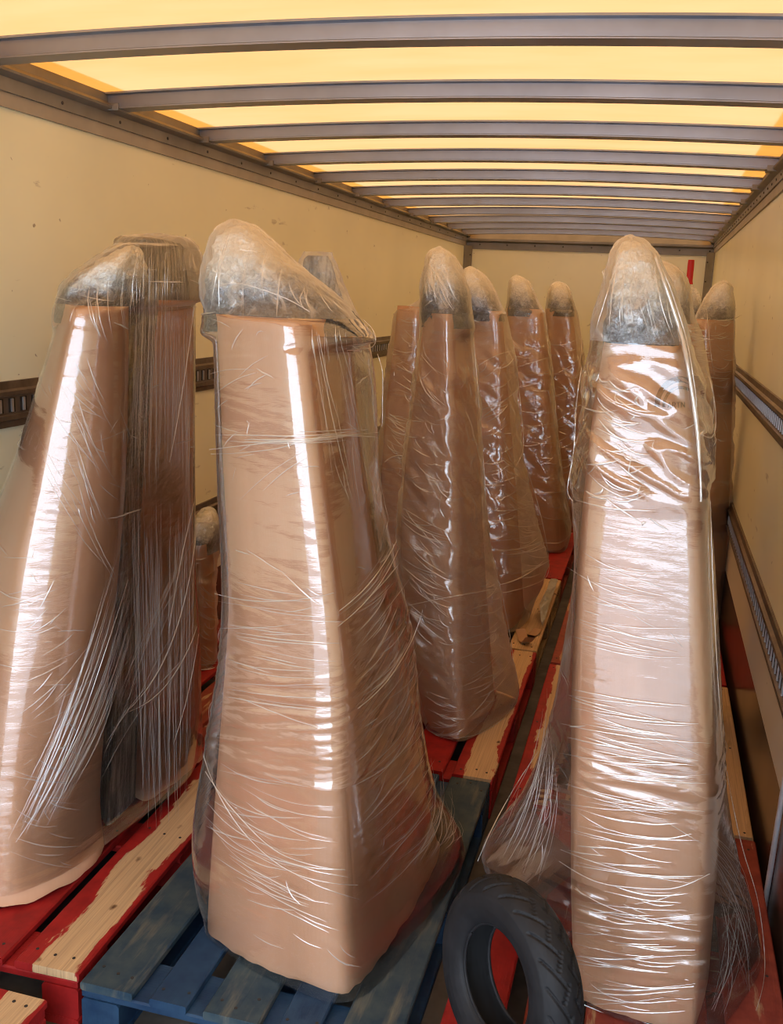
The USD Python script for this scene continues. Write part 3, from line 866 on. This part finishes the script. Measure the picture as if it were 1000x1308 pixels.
fam = [(26, (275, 745), (275, 900), (440, 755), (445, 925), 4, 1.3, 5, 0.5),       # level pleats over the middle
       (30, (262, 960), (300, 1180), (440, 1010), (470, 1240), 12, 1.4, 6, 0.45),   # sweeping ones near the foot
       (26, (446, 900), (462, 1180), (536, 800), (560, 1050), 10, 1.3, 5, 0.55),    # right face, rising to the right
       (22, (430, 780), (470, 900), (512, 690), (530, 820), 6, 1.3, 5, 0.6),
       (14, (270, 572), (270, 560), (480, 556), (480, 548), 4, 1.6, 4, 0.45),       # the band across at chest height
       (20, (272, 430), (280, 700), (340, 400), (420, 600), -6, 1.0, 8, 0.25),
       (26, (390, 410), (455, 420), (430, 640), (500, 680), 4, 1.0, 6, 0.35),       # streaks down the right face
       (12, (292, 292), (420, 380), (272, 402), (456, 404), 6, 1.0, 5, 0.8),
       (14, (530, 1100), (575, 1090), (560, 960), (585, 1050), 14, 1.2, 6, 0.7),
       (16, (262, 1000), (262, 1090), (330, 1040), (420, 1180), 8, 1.3, 5, 0.6)]
pleats(t, lines(S, fam, rng) + random_pleats(G, N, 60, rng))
for q, w in (([(270, 574), (340, 566), (400, 560), (484, 552)], 2.4), ([(272, 580), (350, 574), (420, 556), (486, 560)], 1.8),
             ([(432, 780), (470, 745), (505, 690)], 3.0), ([(430, 800), (480, 750), (508, 700)], 2.2), ([(276, 758), (340, 768), (425, 757)], 2.0),
             ([(455, 905), (500, 860), (538, 780)], 2.6), ([(264, 985), (300, 1035), (370, 1095), (440, 1110)], 2.4), ([(262, 965), (310, 1060), (390, 1120), (455, 1130)], 1.9),
             ([(268, 370), (300, 362), (340, 372), (395, 400)], 2.2), ([(462, 410), (478, 436), (468, 446), (450, 440)], 2.6), ([(480, 452), (487, 480), (486, 545)], 2.8)):
    strand(t, S, q, w)

# --- A: leftmost bundle, two sleeves round a bubble-wrapped panel
t = bundle("leftmost wrapped bundle with a dark streaked panel top, on the red pallet", None)
A1 = dict(a=([(86, 396), (55, 500), (20, 600), (-30, 700), (-90, 850), (-160, 1050), (-200, 1180)], 2.25, 2.42),
          b=([(104, 402), (84, 495), (64, 600), (42, 720), (22, 900), (10, 1050), (6, 1166)], 1.94, 2.24),
          c=([(165, 405), (164, 520), (162, 620), (156, 740), (147, 900), (143, 1000), (150, 1078)], 2.32, 2.36))
cA = [sleeve(t, A1, ZT, n=24, levels=56, seed=41, soft=80, bulge=(0.10, 0.09, 0.02, 0.03), torn=0.01)]
A2 = dict(a=([(150, 392), (120, 1000)], 2.62, 2.62),
          b=([(172, 392), (178, 600), (184, 800), (188, 1022)], 2.56, 2.55),
          c=([(247, 390), (248, 560), (249, 700), (255, 850), (262, 972)], 2.90, 2.84))
cA.append(sleeve(t, A2, ZT + 0.015, n=16, levels=40, seed=43, soft=3, bulge=(0.02, 0.03, 0.02, 0.02), k_d=0.95))
PNL = dict(a=([(150, 305), (120, 1068)], 2.50, 2.60), b=([(180, 306), (168, 500), (158, 700), (150, 900), (138, 1068)], 2.40, 2.50),
           c=([(234, 306), (243, 390), (245, 700), (250, 950)], 3.05, 2.93))
zs = np.linspace(PT + 0.002, EYE + 0.112, 60)
a, b, c = (corner(PNL[q][0], PNL[q][1], PNL[q][2], PT, EYE + 0.112, zs) for q in "abc")
d = a + (c - b) * 0.9; d[:, 2] = zs
Rp = rings(a, b, c, d, 16, (0.0, 0.0, 0, 0), 3)
top = Rp[-1].mean(0)
Rp = np.concatenate([Rp, (top + (Rp[-1] - top) * 0.86 + [0, 0, 0.010])[None], (top + (Rp[-1] - top) * 0.5 + [0, 0, 0.013])[None]], 0)
v, f = grid_mesh(crumple(Rp, 0.006, 44, 26), cap_top=True)
obj("bubble_panel", (v, f), "panel", t, smooth=True)
cA.append((np.concatenate([zs, [zs[-1] + 0.010, zs[-1] + 0.013]]), Rp))
cA.append(head(t, [(172, 312), (150, 325), (126, 345), (100, 370), (88, 392), (86, 402)], [(172, 312), (176, 330), (174, 360), (168, 400), (166, 412)], 2.40, 0.11, ZT - 0.05, seed=46, n4=72, levels=48, amp=0.016))
FA = dict(a=([(80, 396), (52, 500), (14, 600), (-40, 700), (-100, 850), (-170, 1050), (-210, 1180)], 2.25, 2.42),
          b=([(102, 402), (82, 495), (62, 600), (40, 720), (20, 900), (8, 1050), (4, 1150)], 1.925, 2.22),
          c=([(250, 390), (250, 560), (252, 700), (258, 800), (262, 880), (258, 960), (240, 1040), (215, 1110)], 2.75, 2.84))
G, N, S = film(t, FA, ZT, ([(205, 301), (180, 303), (150, 322), (122, 342), (96, 367), (84, 388), (80, 402)], [(205, 301), (236, 305), (248, 330), (252, 360), (251, 400)], 2.60, 0.16), cA, n=64, lv=250, seed=51, wrinkle=0.0014, zb=PT + 0.05, rnd=130, top="film_v")
fam = [(70, (176, 312), (244, 320), (165, 640), (246, 640), 0, 1.2, 1.5, 0.45),
       (70, (166, 620), (246, 620), (180, 1060), (240, 1060), 0, 1.4, 3, 0.5),
       (34, (158, 670), (166, 830), (10, 1075), (75, 1040), -10, 1.1, 3, 0.85),      # the fan swept down to the left
       (16, (248, 640), (250, 800), (150, 900), (120, 1000), 6, 1.4, 5, 0.6),
       (40, (30, 560), (100, 430), (150, 760), (165, 560), 6, 1.0, 8, 0.28),
       (30, (4, 720), (20, 1000), (60, 700), (140, 900), 4, 1.1, 9, 0.35),
       (10, (95, 380), (182, 312), (100, 430), (180, 430), 6, 1.0, 6, 0.8),
       (20, (20, 900), (5, 1100), (120, 940), (110, 1110), 5, 1.2, 6, 0.4)]
rng = np.random.default_rng(102)
pleats(t, lines(S, fam, rng) + random_pleats(G, N, 60, rng))
for q, w in (([(162, 740), (130, 840), (95, 940), (55, 1020), (20, 1075)], 1.6),
             ([(250, 670), (236, 760), (205, 850), (165, 905)], 3.0), ([(250, 800), (222, 860), (190, 895), (160, 910)], 2.6), ([(247, 640), (225, 740), (215, 800)], 2.2),
             ([(252, 810), (240, 880), (220, 950)], 2.2), ([(246, 392), (236, 470), (215, 590)], 2.2)):
    strand(t, S, q, w)

# --- G: right front bundle
t = bundle("tall wrapped bundle at right front with one high pale hood, behind the tyre", None)
Gs = dict(a=([(770, 443), (757, 520), (745, 620), (736, 720), (730, 820), (726, 950), (726, 1100), (734, 1308)], 2.08, 2.20),
          b=([(862, 443), (878, 520), (888, 600), (896, 700), (900, 800), (904, 900), (908, 980), (900, 1120), (888, 1308)], 2.06, 2.20),
          c=([(868, 443), (890, 540), (900, 640), (908, 740), (914, 860), (918, 980), (905, 1180), (896, 1308)], 2.50, 2.40))
R = sleeve(t, Gs, ZT - 0.022, n=26, levels=64, seed=61, bulge=(0.09, 0.03, 0.03, 0.03), soft=30, k_d=1.0, crisp=0.8)
SG = Surf(R[1])
cG = [R, head(t, [(806, 306), (796, 312), (786, 332), (779, 370), (773, 410), (770, 450)], [(806, 306), (820, 312), (836, 334), (852, 370), (862, 410), (868, 450)], 2.30, 0.085, ZT - 0.06, seed=66, n4=84, levels=60, amp=0.014)]
FG = dict(a=([(752, 443), (746, 480), (744, 520), (736, 580), (728, 635), (731, 720), (716, 840), (695, 950), (650, 1050), (612, 1100), (660, 1180), (712, 1300)], 2.28, 2.20),
          b=([(880, 443), (890, 520), (896, 600), (900, 700), (903, 800), (907, 900), (911, 980), (904, 1120), (892, 1308)], 2.03, 2.17),
          c=([(884, 443), (896, 500), (906, 560), (903, 640), (906, 740), (912, 860), (922, 960), (940, 1080), (962, 1160), (974, 1230), (968, 1308)], 2.42, 2.42))
G, N, S = film(t, FG, ZT - 0.02, ([(806, 303), (792, 309), (781, 330), (771, 370), (758, 412), (750, 452)], [(806, 303), (824, 310), (842, 334), (862, 380), (874, 415), (884, 450)], 2.30, 0.12), cG, n=64, lv=290, seed=71, wrinkle=0.0007, folds=((1.32, 1.66, 0.012, 5, 13, 5), (0.62, 0.80, 0.005, 5, 30, 4), (0.2, 0.50, 0.004, 5, 26, -4)))
fam = [(46, (760, 470), (745, 640), (830, 500), (850, 680), 10, 2.2, 8, 0.35),
       (30, (735, 700), (728, 820), (860, 740), (880, 850), 5, 1.2, 6, 0.4),
       (34, (722, 880), (722, 990), (900, 905), (905, 1010), 4, 1.5, 5, 0.55),
       (30, (720, 1000), (726, 1110), (900, 1030), (900, 1130), 6, 1.4, 6, 0.5),
       (44, (724, 1115), (735, 1300), (898, 1140), (890, 1300), 8, 1.7, 6, 0.5),
       (24, (700, 880), (712, 990), (625, 1090), (690, 1130), -14, 1.3, 4, 0.7),
       (12, (905, 1060), (912, 1130), (960, 1150), (960, 1290), -10, 1.0, 4, 0.8),
       (8, (900, 1290), (920, 1308), (930, 1080), (955, 1150), 14, 0.8, 4, 0.8),
       (12, (795, 312), (832, 330), (765, 436), (876, 436), 4, 1.1, 5, 0.8)]
rng = np.random.default_rng(103)
pleats(t, lines(S, fam, rng) + random_pleats(G, N, 40, rng))
for q, w in (([(836, 330), (856, 390), (872, 440), (882, 500), (890, 560), (894, 640)], 5.0), ([(842, 340), (862, 392), (878, 450), (888, 520)], 3.0),
             ([(898, 470), (908, 500), (912, 540), (906, 560), (896, 556)], 2.6), ([(745, 470), (738, 520), (735, 575), (726, 632), (734, 640)], 3.0),
             ([(905, 640), (908, 740), (914, 860), (920, 950)], 2.2), ([(716, 1100), (780, 1130), (850, 1135), (905, 1115)], 2.6), ([(718, 1085), (800, 1112), (860, 1124)], 2.0),
             ([(926, 985), (945, 1080), (968, 1160), (975, 1235), (962, 1300)], 2.0), ([(612, 1100), (640, 1040), (690, 960)], 2.2), ([(735, 1135), (800, 1165), (890, 1180)], 2.0)):
    strand(t, S, q, w)
# stamp on the board: two arcs over a row of capitals
o, nn = SG.at([(868, 521)], 0.0008); o, nn = o[0], nn[0]
ex = np.cross([0, 0, 1.0], nn); ex /= np.linalg.norm(ex); ey = np.cross(nn, ex)
pr = []
for r0, r1 in ((0.040, 0.046), (0.054, 0.066)):
    an = np.linspace(math.radians(62), math.radians(178), 30)
    pr.append(trimesh.creation.extrude_polygon(Polygon([(r1 * math.cos(q), r1 * math.sin(q)) for q in an] + [(r0 * math.cos(q), r0 * math.sin(q)) for q in an[::-1]]), 0.0006, engine="earcut"))
tx = meshkit.text_mesh("ARTN", 0.012, 0.0006); tx.apply_translation([-0.034, 0.0, 0]); pr.append(tx)
st = join(pr); w = st.vertices
pw = o + w[:, :1] * ex + w[:, 1:2] * ey + w[:, 2:] * nn
X, _n = SG.at(pix(pw), 0.0035)
st.vertices = X + w[:, 2:] * nn
obj("printed_stamp", st, "print", t, label="faint brown stamp of arcs over capitals")


# --- the bundles behind
def simple(label, sp, fsp, hd_l, hd_r, hy, hdep, z1, seed, fam, strands=(), zt=ZT, nn=(18, 40), kd=0.9, bulge=(0.05, 0.04, 0.04, 0.04), amp=0.014, lv=120, fl=None, fr=None, hood="film_milky", rp=30, zb=PT + 0.002):
    t = bundle(label, None)
    cc = [sleeve(t, sp, zt, n=nn[0], levels=40, seed=seed, soft=14, k_d=kd, bulge=bulge, zb=zb)]
    cc.append(head(t, hd_l, hd_r, hy, hdep, zt - 0.05, seed=seed + 2, n4=60, levels=40, amp=amp))
    g = lambda ln, dx: [(x + dx, y - 1) for x, y in ln]
    G, N, S = film(t, fsp, zt, (fl or g(hd_l, 1), fr or g(hd_r, -1), hy, hdep + 0.02), cc, n=nn[1], lv=lv, wrinkle=0.0022, m="film_far", folds=((0.25, 1.55, 0.010, 6, 10, 7),), seed=seed + 4, top=hood, zb=zb + 0.005)
    r = np.random.default_rng(seed)
    fam = [(int(q[0] * 1.7), *q[1:6], q[6] * 1.3, *q[7:]) for q in fam]
    pleats(t, lines(S, fam, r) + random_pleats(G, N, rp, r, wd=2.0))
    for q, w in strands: strand(t, S, q, w)
    return t


# C
C = dict(a=([(540, 400), (528, 500), (512, 620), (508, 700), (518, 820), (536, 900), (549, 942)], 3.40, 3.46),
         b=([(574, 400), (580, 600), (585, 800), (590, 946)], 3.34, 3.42), c=([(600, 402), (616, 600), (621, 700), (628, 800), (634, 885)], 3.80, 3.64))
FC = dict(a=([(537, 400), (525, 500), (508, 640), (505, 700), (514, 820), (530, 900), (546, 935)], 3.40, 3.46),
          b=([(574, 400), (580, 600), (585, 800), (590, 940)], 3.32, 3.40), c=([(603, 402), (614, 520), (618, 600), (628, 690), (638, 745), (652, 830), (664, 880), (650, 915)], 3.78, 3.64))
simple("slim wrapped bundle behind the blue pallet, grey and white peak, on a red pallet", C, FC,
       [(562, 318), (551, 323), (546, 340), (542, 370), (540, 404)], [(562, 318), (576, 326), (586, 345), (594, 370), (601, 404)], 3.53, 0.09, EYE + 0.15, 201,
       [(26, (512, 640), (520, 800), (580, 680), (585, 840), 5, 1.5, 5, 0.4), (20, (530, 420), (520, 620), (575, 480), (580, 660), 8, 1.3, 5, 0.35),
        (18, (586, 760), (592, 930), (640, 740), (655, 880), 8, 1.5, 4, 0.5), (14, (545, 340), (560, 330), (550, 395), (598, 395), 3, 1.5, 4, 0.5), (14, (545, 880), (550, 940), (590, 900), (590, 940), 4, 1.4, 3, 0.6)],
       [([(515, 775), (560, 765), (600, 758), (634, 752)], 3.0), ([(604, 440), (614, 560), (620, 650)], 3.0), ([(556, 944), (600, 940), (640, 920), (660, 885)], 1.8), ([(622, 700), (640, 760), (655, 850)], 2.6)],
       nn=(20, 44), lv=160)
# D
D = dict(a=([(594, 400), (590, 520), (575, 700), (570, 800)], 4.64, 4.74), b=([(636, 400), (640, 520), (645, 640), (649, 805)], 4.60, 4.70), c=([(642, 400), (652, 520), (662, 640), (672, 780)], 5.1, 4.9))
FD = dict(a=([(588, 400), (584, 520), (570, 700), (565, 800)], 4.62, 4.74), b=([(638, 400), (643, 520), (648, 640), (652, 800)], 4.58, 4.68), c=([(648, 400), (660, 470), (664, 540), (676, 620), (690, 680), (701, 720), (690, 750), (680, 780)], 4.95, 4.85))
simple("wrapped bundle with lumpy cream top, second behind the blue pallet", D, FD,
       [(600, 342), (593, 350), (590, 370), (590, 404)], [(600, 342), (614, 350), (626, 366), (636, 385), (644, 404)], 4.80, 0.10, EYE + 0.132, 211,
       [(20, (604, 480), (622, 700), (650, 440), (690, 690), 6, 1.8, 4, 0.45), (18, (640, 560), (650, 740), (672, 600), (700, 720), 6, 1.8, 4, 0.6)],
       [([(608, 470), (640, 452), (654, 448)], 3.2), ([(655, 440), (664, 520), (668, 570), (655, 600)], 4.0), ([(632, 748), (660, 740), (690, 722), (701, 716)], 4.0), ([(634, 758), (670, 750), (698, 735), (701, 720)], 3.2), ([(672, 600), (690, 660), (700, 712)], 3.2)],
       nn=(14, 34))
# E, F
E_ = dict(a=([(647, 397), (643, 500), (636, 690)], 6.30, 6.40), b=([(690, 397), (700, 520), (708, 620), (712, 695)], 6.30, 6.40), c=([(694, 397), (708, 520), (718, 620), (726, 690)], 6.7, 6.6))
FE = dict(a=([(644, 397), (640, 500), (632, 690)], 6.28, 6.38), b=([(692, 397), (703, 520), (712, 620), (717, 692)], 6.26, 6.36), c=([(697, 397), (704, 460), (712, 560), (722, 630), (731, 675), (724, 695)], 6.65, 6.55))
simple("brown wrapped bundle with a small tilted grey tip, third in the middle row", E_, FE,
       [(660, 353), (653, 357), (650, 375), (647, 400)], [(660, 353), (672, 358), (682, 375), (692, 400)], 6.48, 0.09, EYE + 0.13, 221,
       [(16, (645, 440), (680, 660), (700, 430), (728, 660), 5, 2.0, 4, 0.45)], [([(656, 470), (690, 460), (704, 455)], 4), ([(700, 500), (716, 590), (728, 660)], 4), ([(680, 690), (710, 694), (730, 680)], 3.5)], nn=(12, 28), lv=90)
F_ = dict(a=([(697, 397), (697, 520), (700, 680)], 7.10, 7.20), b=([(728, 397), (738, 520), (745, 640)], 7.10, 7.20), c=([(731, 397), (744, 520), (752, 640)], 7.5, 7.4))
FF = dict(a=([(695, 397), (695, 520), (698, 680)], 7.08, 7.18), b=([(731, 397), (742, 520), (750, 640)], 7.06, 7.16), c=([(738, 397), (747, 470), (750, 560), (758, 640)], 7.45, 7.35))
simple("brown wrapped bundle with a ragged white top, farthest in the middle row", F_, FF,
       [(712, 361), (704, 365), (700, 380), (697, 400)], [(712, 361), (722, 364), (730, 378), (735, 400)], 7.28, 0.09, EYE + 0.125, 231,
       [(16, (698, 440), (705, 620), (742, 430), (750, 600), 5, 2.2, 4, 0.45)], [([(700, 480), (725, 470), (744, 450)], 4), ([(736, 400), (742, 440), (736, 480), (720, 500)], 4)], nn=(12, 28), lv=90)
# H behind G
H_ = dict(a=([(800, 404), (790, 600), (780, 900)], 3.62, 3.70), b=([(880, 404), (890, 600), (896, 700), (900, 930)], 3.60, 3.68), c=([(884, 404), (896, 600), (904, 720), (912, 900)], 4.0, 3.9))
FH = dict(a=([(792, 404), (784, 600), (772, 900)], 3.60, 3.68), b=([(884, 404), (893, 600), (899, 700), (905, 930)], 3.56, 3.64), c=([(890, 404), (906, 480), (911, 540), (902, 600), (908, 720), (918, 900)], 3.98, 3.88))
simple("wrapped bundle half hidden behind the tall right one, smooth cream domed top", H_, FH,
       [(842, 335), (826, 340), (812, 360), (800, 408)], [(842, 335), (858, 340), (872, 352), (881, 375), (884, 408)], 3.80, 0.11, EYE + 0.148, 241,
       [(26, (862, 410), (870, 480), (900, 420), (908, 490), 4, 1.8, 3, 0.7)], [([(898, 490), (910, 520), (908, 550), (898, 560)], 3)], amp=0.006, nn=(14, 34), hood="film_milky")
# I by the right wall
I_ = dict(a=([(888, 392), (886, 600), (884, 800)], 5.25, 5.25), b=([(902, 390), (902, 600), (902, 810)], 5.15, 5.18), c=([(937, 388), (934, 560), (931, 640), (926, 720), (918, 800)], 5.30, 5.28))
FI = dict(a=([(884, 392), (883, 600), (880, 800)], 5.25, 5.25), b=([(901, 390), (901, 600), (900, 805)], 5.12, 5.15), c=([(939, 388), (936, 560), (933, 640), (928, 720), (921, 795)], 5.28, 5.26))
simple("narrow wrapped bundle by the right wall with a cream pointed top", I_, FI,
       [(924, 360), (912, 366), (904, 378), (896, 388), (890, 400)], [(924, 360), (931, 363), (935, 376), (938, 400)], 5.32, 0.06, EYE + 0.128, 251,
       [(26, (888, 420), (890, 500), (904, 425), (908, 500), 3, 2.2, 3, 0.8), (22, (904, 400), (904, 560), (936, 400), (934, 560), 4, 1.6, 4, 0.4)], [([(903, 395), (906, 440), (912, 480)], 3)], nn=(12, 28), lv=100, kd=0.6)
# M: small top between H and I
M_ = dict(a=([(868, 400), (866, 700)], 6.1, 6.15), b=([(894, 398), (894, 700)], 6.1, 6.15), c=([(898, 398), (898, 700)], 6.3, 6.3))
simple("bundle mostly hidden beside the red-handled bar, only its cream tip showing", M_, M_,
       [(884, 366), (878, 372), (872, 385), (868, 403)], [(884, 366), (891, 370), (896, 382), (898, 403)], 6.2, 0.05, EYE + 0.125, 261, [], nn=(8, 16), lv=40, rp=0)
# J deep on the left
J_ = dict(a=([(506, 392), (500, 450), (490, 520), (484, 600), (470, 800)], 4.98, 5.05), b=([(534, 385), (534, 520), (530, 800)], 4.9, 5.0), c=([(556, 385), (560, 520), (560, 800)], 5.3, 5.2))
FJ = dict(a=([(502, 392), (495, 450), (486, 520), (480, 600), (466, 800)], 4.96, 5.03), b=([(534, 385), (534, 520), (530, 800)], 4.87, 4.97), c=([(560, 385), (564, 520), (564, 800)], 5.3, 5.2))
simple("dark brown bundle with slanting side, peeping out left of the slim bundle", J_, FJ,
       [(552, 372), (544, 376), (540, 388), (536, 400)], [(552, 372), (558, 376), (562, 390), (564, 404)], 5.1, 0.07, EYE + 0.03, 271,
       [(22, (492, 520), (500, 600), (530, 540), (530, 610), 4, 2.0, 4, 0.6), (14, (506, 400), (492, 500), (534, 410), (534, 520), 4, 1.5, 4, 0.4)],
       [([(492, 590), (510, 582), (530, 588)], 5)], nn=(10, 22), lv=70)
# L low one by the left wall, behind the leftmost bundle
L_ = dict(a=([(215, 706), (212, 930)], 3.75, 3.75), b=([(258, 706), (262, 900)], 3.62, 3.64), c=([(276, 706), (280, 890)], 3.8, 3.8))
simple("low bundle with a gathered film knot, in the gap between the two front bundles", L_, L_,
       [(264, 652), (256, 658), (250, 675), (240, 690), (214, 712)], [(264, 652), (272, 656), (276, 675), (278, 712)], 3.75, 0.08, EYE - 0.94, 281,
       [(14, (250, 740), (252, 860), (276, 760), (278, 870), 4, 1.8, 3, 0.6)], [([(238, 680), (256, 668), (276, 668)], 4)], zt=EYE - 1.07, nn=(10, 20), lv=60, zb=PT + 0.002)

# ------------------------------------------------------------------ tyre
def tyre():
    KS = 0.885
    t = thing("motorcycle_tyre", "black motorcycle tyre standing on edge against the right front bundle", "tyre")
    # profile (axial, radial), from inner bead round the tread to the other bead
    prof = np.array([(-0.036, 0.128), (-0.044, 0.131), (-0.052, 0.142), (-0.058, 0.160), (-0.060, 0.178), (-0.057, 0.196), (-0.048, 0.213), (-0.034, 0.226), (-0.017, 0.2335), (0, 0.236),
                     (0.017, 0.2335), (0.034, 0.226), (0.048, 0.213), (0.057, 0.196), (0.060, 0.178), (0.058, 0.160), (0.052, 0.142), (0.044, 0.131), (0.036, 0.128)])
    prof = prof * KS
    s = np.concatenate([[0], np.cumsum(np.linalg.norm(np.diff(prof, axis=0), axis=1))]); s /= s[-1]
    ns, na = 72, 600
    ss = np.linspace(0, 1, ns); pr = PchipInterpolator(s, prof)(ss)
    an = np.arange(na) / na * 2 * np.pi
    # tread grooves: slanted cuts on both shoulders, hooked inner cuts
    A, S_ = np.meshgrid(an, ss, indexing="ij")
    k = 22
    ph = A * k / (2 * np.pi)
    g = np.zeros_like(A)
    for side in (1, -1):
        x = (S_ - 0.5) * side
        f = (ph + (0.0 if side > 0 else 0.5) - 7.0 * x) % 1.0
        m = (x > 0.035) & (x < 0.20)
        g = np.maximum(g, np.where(m, np.clip(1 - np.abs(f - 0.5) / 0.085, 0, 1), 0))
        f2 = (ph + 0.45 + (0.0 if side > 0 else 0.5) + 9.0 * x) % 1.0
        m2 = (x > 0.015) & (x < 0.085)
        g = np.maximum(g, np.where(m2, np.clip(1 - np.abs(f2 - 0.5) / 0.075, 0, 1), 0))
    g = np.minimum(1, g * 2.2)
    nrm = np.gradient(pr, axis=0); nrm = np.stack([-nrm[:, 1], nrm[:, 0]], -1); nrm /= np.linalg.norm(nrm, axis=1, keepdims=True)
    if (nrm[ns // 2] * [0, 1]).sum() < 0: nrm = -nrm
    # raised ring lines on the sidewalls
    ring = 0.0012 * (np.exp(-((ss - 0.16) / 0.006) ** 2) + np.exp(-((ss - 0.84) / 0.006) ** 2) + np.exp(-((ss - 0.27) / 0.005) ** 2) + np.exp(-((ss - 0.73) / 0.005) ** 2))
    ax = pr[None, :, 0] + nrm[None, :, 0] * (-0.0042 * g + ring[None]); rd = pr[None, :, 1] + nrm[None, :, 1] * (-0.0042 * g + ring[None])
    outer = np.stack([ax, rd * np.cos(A), rd * np.sin(A)], -1)
    axis = np.array([-math.sin(TA), -math.cos(TA), 0.0]); e2 = np.array([0, 0, 1.0]); lean = 0.10
    e1 = np.cross(e2, axis)
    axis2 = axis * math.cos(lean) + e2 * math.sin(lean); e22 = e2 * math.cos(lean) - axis * math.sin(lean)
    Rm = np.stack([axis2, e1, e22], 0)

    def put(G, flip=False):
        v, f = grid_mesh(np.transpose(G, (1, 0, 2)))
        return v @ Rm, (f[:, ::-1] if flip else f)
    v, f = put(outer)
    lo = v[:, 2].min()
    T = np.array([TX, TY, PT + 0.001 - lo])
    rub = plain("tyre_rubber", (0.012, 0.012, 0.014), 0.62, noise=0.3, scale=30, bump=0.12, spec=0.3)
    inner_rub = plain("tyre_inside", (0.014, 0.014, 0.015), 0.75)
    obj("tread_and_sidewalls", (v + T, f), rub, t, smooth=True)
    ip = np.array([(-0.036, 0.128), (-0.042, 0.140), (-0.050, 0.160), (-0.050, 0.185), (-0.036, 0.214), (0, 0.226), (0.036, 0.214), (0.050, 0.185), (0.050, 0.160), (0.042, 0.140), (0.036, 0.128)])
    ip = ip * KS
    B = np.linspace(0, 2 * np.pi, 120, endpoint=False)
    G = np.stack([np.broadcast_to(ip[None, :, 0], (120, len(ip))), ip[None, :, 1] * np.cos(B)[:, None], ip[None, :, 1] * np.sin(B)[:, None]], -1)
    v, f = put(G, True); obj("inner_liner", (v + T, f), inner_rub, t, smooth=True)
    for x in (-0.037 * KS, 0.037 * KS):
        pts = np.stack([np.full(121, x), 0.1285 * KS * np.cos(np.linspace(0, 2 * np.pi, 121)), 0.1285 * KS * np.sin(np.linspace(0, 2 * np.pi, 121))], -1) @ Rm + T
        obj("bead_ring", tube(pts, 0.004, 8), rub, t, smooth=True)


TA, TX, TY = math.radians(45), -0.172, 1.835
tyre()

# ------------------------------------------------------------------ small things
t = thing("load_bar", "thin galvanised metal bar leaning by the right wall", "bar")
p0, p1 = np.array([0.440, 2.66, 0.15]), np.array([0.447, 2.72, 0.80])
q0, q1 = P(967, 1145, 2.72), P(1006, 890, 2.66)
q0[0] = 0.461; q1[0] = 0.460
dv = (q1 - q0) / np.linalg.norm(q1 - q0)
q0 = q0 - dv * ((q0[2] - 0.002) / dv[2]); q2 = q1 + dv * 0.25
obj("tube", tube(np.array([q0, q0 + (q2 - q0) * 0.5, q2]), 0.008, 12), "galv", t, smooth=40)
obj("end_cap", tube(np.array([q2, q2 + dv * 0.015, q2 + dv * 0.03]), 0.009, 12), "rail", t, smooth=40)

t = thing("hand_truck_bar", "upright steel bar with a red grip, standing in front of the far wall", "bar")
h0, h1, h2 = P(876, 400, 7.2), P(880, 363, 7.2), P(883, 332, 7.2)
dn = (h1 - h2); base = h2 + dn * ((0.0 - h2[2]) / dn[2])
base = np.array([h1[0] - 0.02, h1[1] + 0.02, 0.005])
obj("rod", tube(np.array([base, (base + h1) / 2, h1]), 0.014, 10), "chrome", t, smooth=40)
obj("grip", tube(spline(np.array([h1, (h1 + h2) / 2, h2]), 8), [0.026, 0.022, 0.022, 0.022, 0.022, 0.022, 0.022, 0.020], 12), "red_grip", t, smooth=40)

# loose grey film sheet and board scraps on the natural pallet in the middle row
rng = np.random.default_rng(5)
t = thing("film_sheet", "crumpled grey film sheet lying on the pallet boards in the middle row", "plastic sheet")
u = np.linspace(0, 1, 30); U, V = np.meshgrid(u, u, indexing="ij")
c00, c10, c11, c01 = np.array([-0.455, 4.95]), np.array([-0.405, 4.66]), np.array([-0.41, 5.50]), np.array([-0.45, 5.5])
XY = (c00 * (1 - U[..., None]) + c10 * U[..., None]) * (1 - V[..., None]) + (c01 * (1 - U[..., None]) + c11 * U[..., None]) * V[..., None]
Z = PT + 0.012 + 0.06 * meshkit.fbm(np.stack([XY[..., 0] * 9, XY[..., 1] * 5, 0 * U], -1), 4, 3)
sh_m = plain("grey_film_sheet", (0.25, 0.23, 0.19), 0.3, noise=0.15, scale=20, bump=0.3)
obj("sheet", grid_mesh(np.concatenate([XY, Z[..., None]], -1), close_u=False), sh_m, t, smooth=True)
for k, (lab, cx, cy, rz, w, l) in enumerate((("curled brown board scrap standing on the natural pallet", -0.47, 4.50, 0.5, 0.05, 0.12), ("pale board scrap lying across the natural pallet", -0.445, 4.62, -0.3, 0.045, 0.11))):
    s = np.linspace(-0.5, 0.5, 12); wv = np.linspace(-0.5, 0.5, 5)
    Sg, Wg = np.meshgrid(s, wv, indexing="ij")
    lift = 0.05 + 0.16 * (Sg ** 2) if k == 0 else 0.012 + 0.05 * (Sg ** 2)
    x, y = Wg * w, Sg * l
    G = np.stack([cx + x * math.cos(rz) - y * math.sin(rz), cy + x * math.sin(rz) + y * math.cos(rz), PT + lift - (0.045 if k == 0 else 0.008)], -1)
    Gt = G + [0, 0, 0.004]
    v, f = merge([grid_mesh(G, close_u=False), (lambda vf: (vf[0], vf[1][:, ::-1]))(grid_mesh(Gt, close_u=False))])
    tag(obj("board_scrap", (v, f), "board_in", smooth=True), lab, "cardboard scrap", "board scraps")
